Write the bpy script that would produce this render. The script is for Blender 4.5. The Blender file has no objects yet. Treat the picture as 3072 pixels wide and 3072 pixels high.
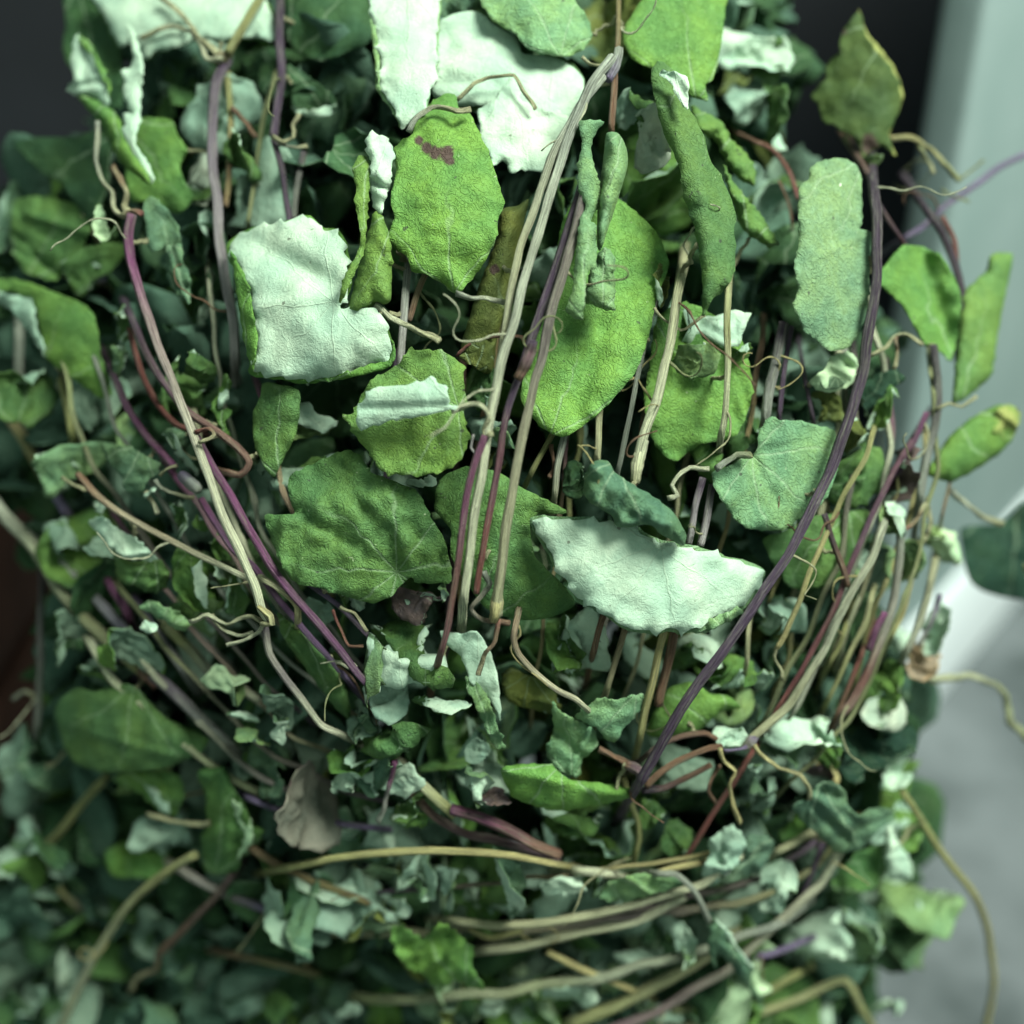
# Close-up of a bundle of dried vines: leaves, stems and petioles, soft window light from the upper right.
import bpy, math, random
import numpy as np
from mathutils import Vector, noise
from mathutils.geometry import delaunay_2d_cdt

random.seed(7)
sc = bpy.context.scene
col = sc.collection

# ------------------------------------------------------------------ camera
PITCH = math.radians(30)
CAM = Vector((0.0, -0.26, 0.45))
FW = Vector((0, math.cos(PITCH), -math.sin(PITCH)))
UP = Vector((0, math.sin(PITCH), math.cos(PITCH)))
RT = Vector((1, 0, 0))
HALF = 0.4                                    # tangent of half the field of view
cam_d = bpy.data.cameras.new('camera')
cam = bpy.data.objects.new('camera', cam_d); col.objects.link(cam)
cam.location = CAM
cam.rotation_euler = (math.radians(90) - PITCH, 0, 0)
cam_d.sensor_width = 36; cam_d.lens = 36 / (2 * HALF)
cam_d.clip_start = 0.01; cam_d.clip_end = 50
cam_d.dof.use_dof = True; cam_d.dof.focus_distance = 0.302; cam_d.dof.aperture_fstop = 4.5
sc.camera = cam

# ------------------------------------------------------------------ world, lamps, exposure
w = bpy.data.worlds.new('World'); sc.world = w; w.use_nodes = True
bg = w.node_tree.nodes['Background']
bg.inputs[0].default_value = (0.74, 0.97, 0.87, 1); bg.inputs[1].default_value = 0.40

def area(name, frm, to, size, power, colour):
    l = bpy.data.lights.new(name, 'AREA'); l.shape = 'DISK'; l.size = size; l.energy = power; l.color = colour
    o = bpy.data.objects.new(name, l); col.objects.link(o); o.location = frm
    o.rotation_euler = (Vector(to) - Vector(frm)).to_track_quat('-Z', 'Y').to_euler()
    return o
CENTRE = Vector((0, 0.02, 0.29))
area('window_light', CENTRE + RT * 0.66 + UP * 0.92 - FW * 0.90, CENTRE + UP * 0.03, 0.66, 42, (0.94, 1.0, 0.91))

sc.view_settings.view_transform = 'Standard'; sc.view_settings.look = 'None'
sc.view_settings.exposure = 0.36; sc.view_settings.gamma = 1.0
sc.render.engine = 'CYCLES'
sc.cycles.use_denoising = True
sc.cycles.use_adaptive_sampling = True; sc.cycles.adaptive_threshold = 0.02
sc.cycles.max_bounces = 4; sc.cycles.diffuse_bounces = 2; sc.cycles.glossy_bounces = 2; sc.cycles.transmission_bounces = 2

# ------------------------------------------------------------------ placing
def P(sx, sy, depth_mm):
    d = depth_mm * 0.001
    return CAM + FW * d + RT * ((sx - 1536) / 1536 * HALF * d) - UP * ((sy - 1536) / 1536 * HALF * d)

def swell(sx, sy):                           # the rounded front of the bundle, millimetres behind its nearest point
    v = ((sx - 1560) / 1500) ** 2 * 46
    v += ((1300 - sy) / 1300) ** 2 * 24 if sy < 1300 else 0
    v += ((sy - 1450) / 1600) ** 2 * 64 if sy > 1450 else 0
    return v

CROP = {'A': (0, 0), 'B': (1000, 0), 'C': (1972, 0), 'D': (0, 1000), 'E': (1000, 1000), 'F': (1972, 1000),
        'G': (0, 1972), 'H': (1000, 1972), 'I': (1972, 1972)}
def pts(c, s):
    out = []
    for t in s.split():
        x, y = t.split(','); x = float(x); y = float(y)
        if c == 'Z': out.append((x * 1.5901, y * 1.5901))
        else:
            k = 1100 / 1932; ox, oy = CROP[c]; out.append((ox + x * k, oy + y * k))
    return out

# ------------------------------------------------------------------ materials
def new_mat(name):
    m = bpy.data.materials.new(name); m.use_nodes = True
    nt = m.node_tree; b = nt.nodes['Principled BSDF']
    return m, nt, b
class N:
    """tiny node helper"""
    def __init__(s, nt): s.nt = nt
    def n(s, t, **kw):
        x = s.nt.nodes.new(t)
        for k, v in kw.items(): setattr(x, k, v)
        return x
    def l(s, a, b): s.nt.links.new(a, b)
    def val(s, sock, v):
        if hasattr(v, 'is_linked') or hasattr(v, 'links'): s.l(v, sock)
        else: sock.default_value = v
    def math(s, op, a, b=0.0, c=0.0, clamp=False):
        x = s.n('ShaderNodeMath', operation=op, use_clamp=clamp)
        s.val(x.inputs[0], a); s.val(x.inputs[1], b)
        if op in ('MULTIPLY_ADD', 'SMOOTH_MIN'): s.val(x.inputs[2], c)
        return x.outputs[0]
    def noise(s, vec, scale, detail=3, rough=0.55, dist=0.0):
        x = s.n('ShaderNodeTexNoise'); s.l(vec, x.inputs['Vector'])
        x.inputs['Scale'].default_value = scale; x.inputs['Detail'].default_value = detail
        x.inputs['Roughness'].default_value = rough; x.inputs['Distortion'].default_value = dist
        return x.outputs['Fac']
    def ramp(s, f, a, b):
        x = s.n('ShaderNodeMapRange', interpolation_type='SMOOTHSTEP'); s.val(x.inputs[0], f)
        x.inputs[1].default_value = a; x.inputs[2].default_value = b
        return x.outputs[0]
    def mix(s, f, a, b, mode='MIX'):
        x = s.n('ShaderNodeMix', data_type='RGBA', blend_type=mode)
        s.val(x.inputs[0], f); s.val(x.inputs[6], a); s.val(x.inputs[7], b)
        return x.outputs[2]
    def bump(s, h, strength, dist, nrm=None):
        x = s.n('ShaderNodeBump'); x.inputs['Strength'].default_value = strength; x.inputs['Distance'].default_value = dist
        s.l(h, x.inputs['Height'])
        if nrm is not None: s.l(nrm, x.inputs['Normal'])
        return x.outputs[0]

def leaf_shader(name, top):
    m, nt, b = new_mat(name); q = N(nt)
    tc = q.n('ShaderNodeTexCoord').outputs['Object']
    oi = q.n('ShaderNodeObjectInfo')
    at = q.n('ShaderNodeAttribute', attribute_name='luv')      # position on the blade, from the leaf base
    sep = q.n('ShaderNodeSeparateXYZ'); q.l(at.outputs['Vector'], sep.inputs[0])
    u, v = sep.outputs[0], sep.outputs[1]
    vo = q.n('ShaderNodeVectorMath', operation='ADD'); q.l(tc, vo.inputs[0]); q.l(oi.outputs['Random'], vo.inputs[1])
    vec = vo.outputs[0]
    # palmate veins from the base, bent a little by noise
    wob = q.noise(vec, 90, 2)
    ang = q.math('ADD', q.math('ARCTAN2', v, u), q.math('MULTIPLY', q.math('SUBTRACT', wob, 0.5), 0.5))
    rad = q.math('SQRT', q.math('ADD', q.math('MULTIPLY', u, u), q.math('MULTIPLY', v, v)))
    fr = q.math('ABSOLUTE', q.math('SUBTRACT', q.math('FRACT', q.math('ADD', q.math('MULTIPLY', ang, 1.35), 0.5)), 0.5))
    dv = q.math('MULTIPLY', fr, q.math('ADD', rad, 0.03))       # distance to the nearest vein
    vein = q.math('SUBTRACT', 1.0, q.ramp(dv, 0.002, 0.022 if top else 0.014))
    fade = q.math('SUBTRACT', 1.0, q.ramp(rad, 0.25, 0.95))
    vein = q.math('MULTIPLY', vein, fade)
    mk = q.n('ShaderNodeAttribute', attribute_name='mark')     # stains: brown scar, yellowing, mealy patch
    msep = q.n('ShaderNodeSeparateXYZ'); q.l(mk.outputs['Vector'], msep.inputs[0])
    big = q.noise(vec, 75, 3, 0.6)
    mid = q.noise(vec, 300, 5, 0.68, 0.8)
    fine = q.noise(vec, 1700, 3, 0.65)
    wv = q.noise(vec, 520, 2, 0.5, 1.6)
    ridge = q.math('ABSOLUTE', q.math('SUBTRACT', wv, 0.5))     # fine dry wrinkles
    if top:
        base = oi.outputs['Color']
        c = q.mix(q.ramp(big, 0.30, 0.70), q.mix(1.0, base, (0.66, 0.80, 0.95, 1), 'MULTIPLY'), q.mix(1.0, base, (1.15, 1.10, 0.90, 1), 'MULTIPLY'))
        c = q.mix(q.math('MULTIPLY', q.ramp(mid, 0.42, 0.70), 0.45), c, q.mix(1.0, base, (1.15, 1.22, 1.55, 1), 'MULTIPLY'))
        c = q.mix(q.math('MULTIPLY', q.ramp(fine, 0.35, 0.68), 0.30), c, q.mix(1.0, base, (0.55, 0.62, 0.70, 1), 'MULTIPLY'))
        c = q.mix(q.math('MULTIPLY', vein, 0.34), c, (0.33, 0.44, 0.28, 1))
        sp = q.ramp(q.noise(vec, 900, 2, 0.5), 0.73, 0.78)
        c = q.mix(q.math('MULTIPLY', sp, 0.6), c, (0.45, 0.52, 0.33, 1))
        dk = q.ramp(q.noise(vec, 420, 1, 0.4), 0.755, 0.79)
        c = q.mix(q.math('MULTIPLY', dk, 0.7), c, (0.03, 0.03, 0.028, 1))
        c = q.mix(q.ramp(q.math('ADD', msep.outputs[1], q.math('MULTIPLY', q.math('SUBTRACT', mid, 0.5), 0.8)), 0.25, 0.8), c, (0.27, 0.30, 0.09, 1))
        c = q.mix(q.ramp(q.math('MULTIPLY', msep.outputs[2], q.noise(vec, 900, 2, 0.6)), 0.50, 0.58), c, (0.75, 0.80, 0.66, 1))
        rough, spec = 0.66, 0.22
    else:
        c = q.mix(q.ramp(big, 0.3, 0.72), (0.315, 0.465, 0.345, 1), (0.475, 0.60, 0.44, 1))
        c = q.mix(q.math('MULTIPLY', q.ramp(mid, 0.42, 0.72), 0.45), c, (0.26, 0.40, 0.29, 1))
        c = q.mix(q.math('MULTIPLY', vein, 0.16), c, (0.42, 0.47, 0.33, 1))
        dk = q.ramp(q.noise(vec, 460, 1, 0.4), 0.775, 0.80)
        c = q.mix(q.math('MULTIPLY', dk, 0.75), c, (0.10, 0.11, 0.08, 1))
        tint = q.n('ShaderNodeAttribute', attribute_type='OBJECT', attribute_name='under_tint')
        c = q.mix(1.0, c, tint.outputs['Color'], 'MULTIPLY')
        rough, spec = 0.75, 0.15
    c = q.mix(q.ramp(q.math('ADD', msep.outputs[0], q.math('MULTIPLY', q.math('SUBTRACT', mid, 0.5), 1.0)), 0.35, 0.65), c, (0.075, 0.05, 0.04, 1))
    q.l(c, b.inputs['Base Color'])
    b.inputs['Roughness'].default_value = rough; b.inputs['Specular IOR Level'].default_value = spec
    h = q.math('ADD', q.math('MULTIPLY', fine, 0.22 if top else 0.20), q.math('MULTIPLY', mid, 1.0))
    h = q.math('SUBTRACT', h, q.math('MULTIPLY', q.ramp(ridge, 0.10, 0.0), 0.30 if top else 0.10))
    h = q.math('ADD', h, q.math('MULTIPLY', vein, -0.30 if top else 0.18))
    q.l(q.bump(h, 0.9 if top else 0.8, 0.00062), b.inputs['Normal'])
    return m
M_TOP = leaf_shader('leaf_upper_side', True)
M_UND = leaf_shader('leaf_underside', False)

def stem_shader():
    m, nt, b = new_mat('dried_stem'); q = N(nt)
    at = q.n('ShaderNodeAttribute', attribute_name='tint')
    uv = q.n('ShaderNodeAttribute', attribute_name='suv')
    mp = q.n('ShaderNodeVectorMath', operation='MULTIPLY'); q.l(uv.outputs['Vector'], mp.inputs[0]); mp.inputs[1].default_value = (4.2, 4.2, 0.05)
    stripes = q.noise(mp.outputs[0], 2.0, 4, 0.65)
    tc = q.n('ShaderNodeTexCoord').outputs['Object']
    mp2 = q.n('ShaderNodeVectorMath', operation='MULTIPLY'); q.l(uv.outputs['Vector'], mp2.inputs[0]); mp2.inputs[1].default_value = (1.1, 1.1, 0.06)
    bl = q.noise(mp2.outputs[0], 2.0, 4, 0.7)
    c = q.mix(q.ramp(stripes, 0.34, 0.66), q.mix(1.0, at.outputs['Color'], (0.45, 0.41, 0.43, 1), 'MULTIPLY'), q.mix(1.0, at.outputs['Color'], (1.75, 1.75, 1.65, 1), 'MULTIPLY'))
    c = q.mix(q.math('MULTIPLY', q.ramp(bl, 0.46, 0.74), 0.5), c, (0.34, 0.365, 0.245, 1))
    q.l(c, b.inputs['Base Color']); b.inputs['Roughness'].default_value = 0.55; b.inputs['Specular IOR Level'].default_value = 0.35
    h = q.math('ADD', stripes, q.math('MULTIPLY', q.noise(tc, 1300, 2), 0.3))
    q.l(q.bump(h, 1.0, 0.0012), b.inputs['Normal'])
    return m
M_STEM = stem_shader()

def plain(name, c0, c1, scale, rough=0.6, bump=0.3, dist=0.002, detail=4):
    m, nt, b = new_mat(name); q = N(nt)
    tc = q.n('ShaderNodeTexCoord').outputs['Object']
    f = q.noise(tc, scale, detail, 0.6)
    q.l(q.mix(q.ramp(f, 0.3, 0.7), c0 + (1,), c1 + (1,)), b.inputs['Base Color'])
    b.inputs['Roughness'].default_value = rough
    q.l(q.bump(q.noise(tc, scale * 5, 3), bump, dist), b.inputs['Normal'])
    return m
M_FLOOR = plain('grey_concrete', (0.045, 0.058, 0.058), (0.145, 0.165, 0.17), 14, 0.42)
M_WALL = plain('dark_wall', (0.004, 0.006, 0.009), (0.010, 0.014, 0.019), 5, 0.8)
M_BOX = plain('dimmed_white_foam', (0.20, 0.275, 0.26), (0.25, 0.325, 0.31), 9, 0.6, 0.15)  # foam colour lowered to paint the dimmer light on the upper board
M_EDGE = plain('white_lit_edge', (0.74, 0.80, 0.81), (0.80, 0.85, 0.86), 9, 0.5, 0.1)  # white edge that also paints the board brighter near its foot
M_BRICK = plain('red_brown_brick', (0.085, 0.035, 0.022), (0.15, 0.062, 0.04), 30, 0.85, 0.5)
M_MORTAR = plain('mortar', (0.10, 0.11, 0.10), (0.16, 0.17, 0.15), 60, 0.9, 0.5)
M_SCAR = plain('brown_scar', (0.05, 0.028, 0.025), (0.15, 0.08, 0.06), 900, 0.8, 0.8, 0.0005)

# ------------------------------------------------------------------ mesh builders
def link(name, me, parent=None):
    o = bpy.data.objects.new(name, me); col.objects.link(o)
    if parent is not None: o.parent = parent
    return o

def mesh_from(name, V, F, mats, mi=None, smooth=True):
    me = bpy.data.meshes.new(name); me.from_pydata([tuple(v) for v in V], [], F)
    for m in mats: me.materials.append(m)
    if mi is not None: me.polygons.foreach_set('material_index', mi)
    if smooth: me.polygons.foreach_set('use_smooth', [True] * len(me.polygons))
    me.update()
    return me

def catmull(p, step, closed):
    p = [np.array(a, float) for a in p]; n = len(p); out = []
    rng = range(n) if closed else range(n - 1)
    for i in rng:
        if closed: a, b, c, d = p[i - 1], p[i], p[(i + 1) % n], p[(i + 2) % n]
        else:
            b, c = p[i], p[i + 1]
            a = p[i - 1] if i > 0 else 2 * b - c
            d = p[i + 2] if i + 2 < n else 2 * c - b
        k = max(1, int(np.linalg.norm((c - b)[:2]) / step))
        for j in range(k):
            t = j / k
            q = 0.5 * ((2 * b) + (-a + c) * t + (2 * a - 5 * b + 4 * c - d) * t * t + (-a + 3 * b - 3 * c + d) * t ** 3)
            lin = b + (c - b) * t
            out.append(0.7 * q + 0.3 * lin)
    if not closed: out.append(p[-1])
    return np.array(out)

def blade(outline, side, z, ser=5, per=40, bulge=2.0, rough=1.0, gx=0.0, gy=0.0, ruff=1.0, base=None, crease=(), seed=0, thick=0.28, step=8, flat=None, marks=(), ang=None, follow=None):
    """One visible blade of a leaf as a thin solid: outline in picture coordinates, every vertex at its own depth."""
    rnd = random.Random(seed)
    ol = catmull(outline, step, True)
    span = float(max(ol.max(0) - ol.min(0)))
    if span < 260 and ser > 0:                              # small dry scraps: torn, sharply crumpled
        ser = max(ser, 5); per = min(per, 22); rough = max(rough, 1.5); jo = rnd.uniform(0, 99)
        ol = ol + np.array([(7 * noise.noise(Vector((x / 26, y / 26, jo))), 7 * noise.noise(Vector((x / 26, y / 26, jo + 30)))) for x, y in ol])
    crease = list(crease)
    if rough >= 1.3:
        (lx, ly), (hx, hy) = ol.min(0), ol.max(0)
        for _ in range(3 if span < 260 else 4):
            c0 = (rnd.uniform(lx, hx), rnd.uniform(ly, hy)); an_ = rnd.uniform(0, math.pi); ll = span * 0.6
            crease.append((c0[0] - ll * math.cos(an_), c0[1] - ll * math.sin(an_), c0[0] + ll * math.cos(an_), c0[1] + ll * math.sin(an_), rnd.choice((-1, 1)) * rnd.uniform(0.8, 2.4) * (0.7 if span > 260 else 1.0), rnd.uniform(7, 16)))
    n = len(ol)
    tang = np.roll(ol, -1, 0) - np.roll(ol, 1, 0); ln = np.linalg.norm(tang, axis=1) + 1e-6
    nor = np.stack([tang[:, 1], -tang[:, 0]], 1) / ln[:, None]
    area2 = np.sum(ol[:, 0] * np.roll(ol[:, 1], -1) - np.roll(ol[:, 0], -1) * ol[:, 1])
    if area2 < 0: nor = -nor
    arc = np.cumsum(ln * 0.5)
    if ser > 0:
        ph = 0.0; amp = np.zeros(n); cur = rnd.uniform(0.6, 1.3); ps = per * rnd.uniform(0.8, 1.3); last = 0
        for i in range(n):
            f = (arc[i] - last) / ps
            if f >= 1: last = arc[i]; f = 0; cur = rnd.uniform(0.3, 1.4); ps = per * rnd.uniform(0.7, 1.4)
            amp[i] = cur * (f ** 1.4 if f < 0.8 else (1 - f) / 0.2) - 0.25
        ol = ol + nor * (amp * ser * 1.5)[:, None]
    mn, mx = ol.min(0), ol.max(0); size = float(max(mx - mn))
    s = max(9.0, size / (52 if marks else 34))
    xs = np.arange(mn[0], mx[0], s); ys = np.arange(mn[1], mx[1], s * 0.87)
    gp = np.array([(x + (s / 2 if j % 2 else 0), y) for j, y in enumerate(ys) for x in xs])
    # inside test + distance to the rim
    x0, y0 = ol[:, 0], ol[:, 1]; x1, y1 = np.roll(x0, -1), np.roll(y0, -1)
    ins = np.zeros(len(gp), bool)
    for i in range(n):
        cnd = ((y0[i] > gp[:, 1]) != (y1[i] > gp[:, 1]))
        dy = y1[i] - y0[i]
        if abs(dy) < 1e-9: continue
        ins ^= cnd & (gp[:, 0] < (x1[i] - x0[i]) * (gp[:, 1] - y0[i]) / dy + x0[i])
    gp = gp[ins]
    if len(gp):
        d = np.sqrt(((gp[:, None, :] - ol[None]) ** 2).sum(2)).min(1); gp = gp[d > s * 0.55]
    allp = [Vector((float(a), float(b))) for a, b in np.vstack([ol, gp])]
    v2, e2, f2, *_ = delaunay_2d_cdt(allp, [], [list(range(n))], 1, 1e-4)
    A = np.array([(v.x, v.y) for v in v2])
    dist = np.sqrt(((A[:, None, :] - ol[None]) ** 2).sum(2)).min(1); md = max(dist.max(), 1e-3)
    cx, cy = ol.mean(0)
    b0 = np.array(base if base is not None else (cx + (mx[0] - mn[0]) * rnd.uniform(-.5, .5), mx[1] if rnd.random() < .5 else mn[1]))
    so = rnd.uniform(0, 90)
    ax = np.array([cx, cy]) - b0; L = np.linalg.norm(ax) + 1e-6; ax = ax / L
    front, depth, luv, mark = [], [], [], []
    roll = md < 80 and bulge >= 4
    th = ang if ang is not None else rnd.uniform(0, math.pi); cdir = np.array((math.cos(th), math.sin(th)))
    pj = (A - np.array((cx, cy))) @ cdir; hw = max(abs(pj).max(), 1e-3); cs = 1 if rnd.random() < 0.72 else -0.6
    if follow is not None: so, th, cdir, cx, cy, hw, cs, md, roll, crease, gx, gy, bulge, rough = follow; pj = (A - np.array((cx, cy))) @ cdir; dist = np.maximum(dist - 9, 0)
    blade.last = (so, th, cdir, cx, cy, hw, cs, md, roll, crease, gx, gy, bulge, rough)
    for (x, y), dd, pp in zip(A, dist, pj):
        t = min(1.0, dd / md)
        D = 300 + (swell(x, y) if flat is None else swell(cx, cy)) + z + gx * (x - cx) / 100 + gy * (y - cy) / 100
        if roll: D -= bulge * (math.sqrt(max(0, 1 - (1 - t) ** 2)) - 0.5)
        else: D += bulge * (cs * 0.9 * ((pp / hw) ** 2 - 0.33) - 0.25 * (1 - (1 - t) ** 2 - 0.5))
        nv = Vector((x / 130.0 + so, y / 130.0, so * 0.7)); n2 = Vector((x / 48.0, y / 48.0 + so, so))
        rg = rough * 0.72
        D += rg * (1.7 * noise.noise(nv) + 0.6 * noise.noise(n2) + 0.30 * noise.noise(n2 * 2.3))
        D += rg * 2.2 * (0.3 - abs(noise.noise(Vector((x / 85.0 + so, y / 85.0, so * 1.3 + 4)))))
        if rough > 1.4: D += min(rough - 1, 1.6) * 3.0 * (0.3 - abs(noise.noise(Vector((x / 55.0, y / 55.0 + so, so * 0.3 + 8)))))
        D += ruff * math.exp(-dd / 26.0) * 2.6 * noise.noise(Vector((x / 55.0, y / 55.0, so + 9)))
        mb = [0.0, 0.0, 0.0]
        for (kind, mx_, my_, mr_) in marks:
            mb[kind] = max(mb[kind], 1 - min(1, math.hypot(x - mx_, y - my_) / (mr_ * 1.6)))
        mark.append(tuple(mb))
        for (ax0, ay0, ax1, ay1, dep, wid) in crease:
            q0 = np.array((ax0, ay0)); q1 = np.array((ax1, ay1)); e = q1 - q0
            tt = max(0, min(1, float(np.dot(np.array((x, y)) - q0, e) / np.dot(e, e))))
            ds = np.linalg.norm(np.array((x, y)) - (q0 + e * tt))
            D += dep * math.exp(-(ds / wid) ** 2)
        depth.append(D); front.append(P(x, y, D))
        r = np.array((x, y)) - b0
        luv.append(((r[0] * ax[0] + r[1] * ax[1]) / 400.0, (-r[0] * ax[1] + r[1] * ax[0]) / 400.0, 0))
    nv_ = len(front)
    back = [P(x, y, D + thick) for (x, y), D in zip(A, depth)]
    F, mi = [], []
    fm, bm = (0, 1) if side == 'T' else (1, 0)
    edges = {}
    for f in f2:
        a, b, c = f
        cr = (A[b][0] - A[a][0]) * (A[c][1] - A[a][1]) - (A[b][1] - A[a][1]) * (A[c][0] - A[a][0])
        if abs(cr) < 1e-6: continue
        if cr > 0: a, b, c = a, c, b                      # face the camera (picture y runs down)
        F.append((a, b, c)); mi.append(fm); F.append((a + nv_, c + nv_, b + nv_)); mi.append(bm)
        for e in ((a, b), (b, c), (c, a)): edges[e] = 1
    for (a, b) in list(edges):
        if (b, a) not in edges:
            F.append((b, a, a + nv_, b + nv_)); mi.append(0)
    return front + back, F, mi, luv + luv, (cx, cy, 300 + swell(cx, cy) + z), mark + [(0, 0, 0)] * nv_

def leaf_object(patches, colour, tint, name='leaf', parent=None):
    V, F, MI, LU, MK = [], [], [], [], []
    for (v, f, mi, lu, _, mk) in patches:
        o = len(V); MK += mk; V += v; F += [tuple(i + o for i in t) for t in f]; MI += mi; LU += lu
    me = mesh_from(name, V, F, [M_TOP, M_UND], MI)
    at = me.attributes.new('luv', 'FLOAT_VECTOR', 'POINT')
    at.data.foreach_set('vector', np.array(LU, np.float32).ravel())
    if any(sum(m) for m in MK):
        me.attributes.new('mark', 'FLOAT_VECTOR', 'POINT').data.foreach_set('vector', np.array(MK, np.float32).ravel())
    ob = link(name, me, parent)
    ob.color = tuple(colour) + (1,); ob['under_tint'] = list(tint)
    return ob

def tube_mesh(name, path, radii, cols, sides=18, ridge=0.12, twist=0.8, seed=0):
    """Ridged, slightly uneven stem along a path (metres)."""
    rnd = random.Random(seed); V, F, C, U = [], [], [], []
    n = len(path); up = Vector((0.2, -0.7, 0.6)).normalized(); run = 0.0
    so = rnd.uniform(0, 50)
    for i in range(n):
        t = (path[min(i + 1, n - 1)] - path[max(i - 1, 0)]).normalized()
        a = t.cross(up)
        if a.length < 1e-4: a = t.cross(Vector((1, 0, 0)))
        a.normalize(); b = t.cross(a); up = -b if False else up
        if i: run += (path[i] - path[i - 1]).length
        r0 = radii[i] * (1 + 0.10 * noise.noise(Vector((run * 160, so, 0))))
        for j in range(sides):
            an = 2 * math.pi * j / sides + twist * run * 30
            r = r0 * (1 + ridge * (1 if j % 3 == 0 else -0.5) + 0.06 * noise.noise(Vector((j * 1.7, run * 220, so))))
            V.append(path[i] + a * math.cos(an) * r + b * math.sin(an) * r)
            C.append(tuple(cols[i]) + (1,)); U.append((math.cos(an) + so, math.sin(an), run * 1000))
    for i in range(n - 1):
        for j in range(sides):
            k = (j + 1) % sides
            F.append((i * sides + j, (i + 1) * sides + j, (i + 1) * sides + k, i * sides + k))
    F.append(tuple(range(sides))); F.append(tuple(reversed([(n - 1) * sides + j for j in range(sides)])))
    me = mesh_from(name, V, F, [M_STEM])
    ca = me.attributes.new('tint', 'FLOAT_COLOR', 'POINT'); ca.data.foreach_set('color', np.array(C, np.float32).ravel())
    ua = me.attributes.new('suv', 'FLOAT_VECTOR', 'POINT'); ua.data.foreach_set('vector', np.array(U, np.float32).ravel())
    return me

# ------------------------------------------------------------------ palettes (linear base colours)
ST = dict(pur=(0.085, 0.055, 0.10), mag=(0.16, 0.05, 0.125), tan=(0.42, 0.43, 0.25), pale=(0.57, 0.61, 0.42), oli=(0.29, 0.31, 0.12),
          gry=(0.31, 0.35, 0.29), brn=(0.20, 0.115, 0.07), red=(0.21, 0.07, 0.06), drk=(0.05, 0.035, 0.055), vio=(0.19, 0.15, 0.27), yel=(0.46, 0.42, 0.19),
          sil=(0.46, 0.45, 0.44), grn=(0.26, 0.30, 0.14))
LF = dict(yg=(0.122, 0.245, 0.052), br=(0.115, 0.222, 0.048), md=(0.086, 0.172, 0.046), lg=(0.180, 0.315, 0.145), on=(0.50, 0.36, 0.22), od_shade=(0.048, 0.078, 0.018), dk=(0.038, 0.090, 0.032), gg=(0.172, 0.282, 0.125),  # od: olive darkened, the upright leaf's shade put into its colour
          tg=(0.085, 0.155, 0.080), ol=(0.135, 0.165, 0.038), lt=(0.225, 0.345, 0.130), bn=(0.12, 0.085, 0.078), vd=(0.016, 0.05, 0.026), yl=(0.36, 0.40, 0.07))
WHITE = (1, 1, 1)
TINT = dict(w=WHITE, d=(0.6, 0.66, 0.66), g=(0.42, 0.47, 0.45), p=(0.95, 0.84, 0.86), y=(0.98, 1.0, 0.80), k=(0.17, 0.24, 0.22), b=(0.33, 0.25, 0.26), o=(0.75, 0.5, 0.3))  # k: underside darkened to paint shade inside the bundle

# ================================================================== the setting
def quad_sheet(name, corners, mat, div=1):
    me = mesh_from(name, corners, [(0, 1, 2, 3)], [mat]); o = link(name, me); o['kind'] = 'structure'; return o
FLOOR = -0.02
quad_sheet('floor', [(-6, -3, FLOOR), (6, -3, FLOOR), (6, 0.685, FLOOR), (-6, 0.685, FLOOR)], M_FLOOR)
quad_sheet('wall', [(-2.5, 0.68, FLOOR - .01), (2.5, 0.68, FLOOR - .01), (2.5, 0.68, 1.6), (-2.5, 0.68, 1.6)], M_WALL)

def floor_hit(sx, sy):
    d = FW + RT * ((sx - 1536) / 1536 * HALF) - UP * ((sy - 1536) / 1536 * HALF)
    t = (FLOOR - CAM.z) / d.z
    return CAM + d * t

def bevel_box(name, size, mat, bev, parent=None):
    import bmesh
    bm = bmesh.new(); bmesh.ops.create_cube(bm, size=1)
    for v in bm.verts: v.co = Vector((v.co.x * size[0], v.co.y * size[1], v.co.z * size[2]))
    bmesh.ops.bevel(bm, geom=bm.edges[:], offset=bev, segments=3, affect='EDGES', profile=0.5)
    me = bpy.data.meshes.new(name); bm.to_mesh(me); bm.free(); me.materials.append(mat)
    me.polygons.foreach_set('use_smooth', [True] * len(me.polygons))
    return link(name, me, parent)

def thing(name, label, cat, loc=(0, 0, 0), group=None):
    o = bpy.data.objects.new(name, None); col.objects.link(o); o.location = loc; o.empty_display_size = 0.01
    o['label'] = label; o['category'] = cat
    if group: o['group'] = group
    return o

# white box whose lower edge runs away to the right
p1 = floor_hit(2690, 2215); p2 = floor_hit(3072, 1750)
ex = (p2 - p1).normalized(); ey = Vector((-ex.y, ex.x, 0))
p1 = p1 - ex * 0.06
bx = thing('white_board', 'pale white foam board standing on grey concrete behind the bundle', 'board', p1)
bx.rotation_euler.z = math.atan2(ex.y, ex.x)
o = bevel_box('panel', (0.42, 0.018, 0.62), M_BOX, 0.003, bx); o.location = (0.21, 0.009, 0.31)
o = bevel_box('lit_edge_strip', (0.42, 0.004, 0.085), M_EDGE, 0.001, bx); o.location = (0.21, -0.0021, 0.0435)  # edge made tall so its white stands for the brighter lower board

# low brick pier at the far left
bp = thing('brick_pier', 'dark red brown brick pier in shadow left of the bundle', 'brick pier', Vector((P(150, 1900, 500).x - 0.115, P(150, 1900, 500).y, FLOOR)))
me_b = None
for k in range(4):
    for r in range(2):
        if me_b is None:
            o = bevel_box('brick', (0.21, 0.10, 0.052), M_BRICK, 0.004, bp); me_b = o.data
        else:
            o = link('brick', me_b, bp)
        o.location = (0, r * 0.110, 0.0275 + k * 0.0587)
o = bevel_box('mortar', (0.195, 0.195, 0.226), M_MORTAR, 0.002, bp); o.location = (0, 0.055, 0.114)
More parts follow.
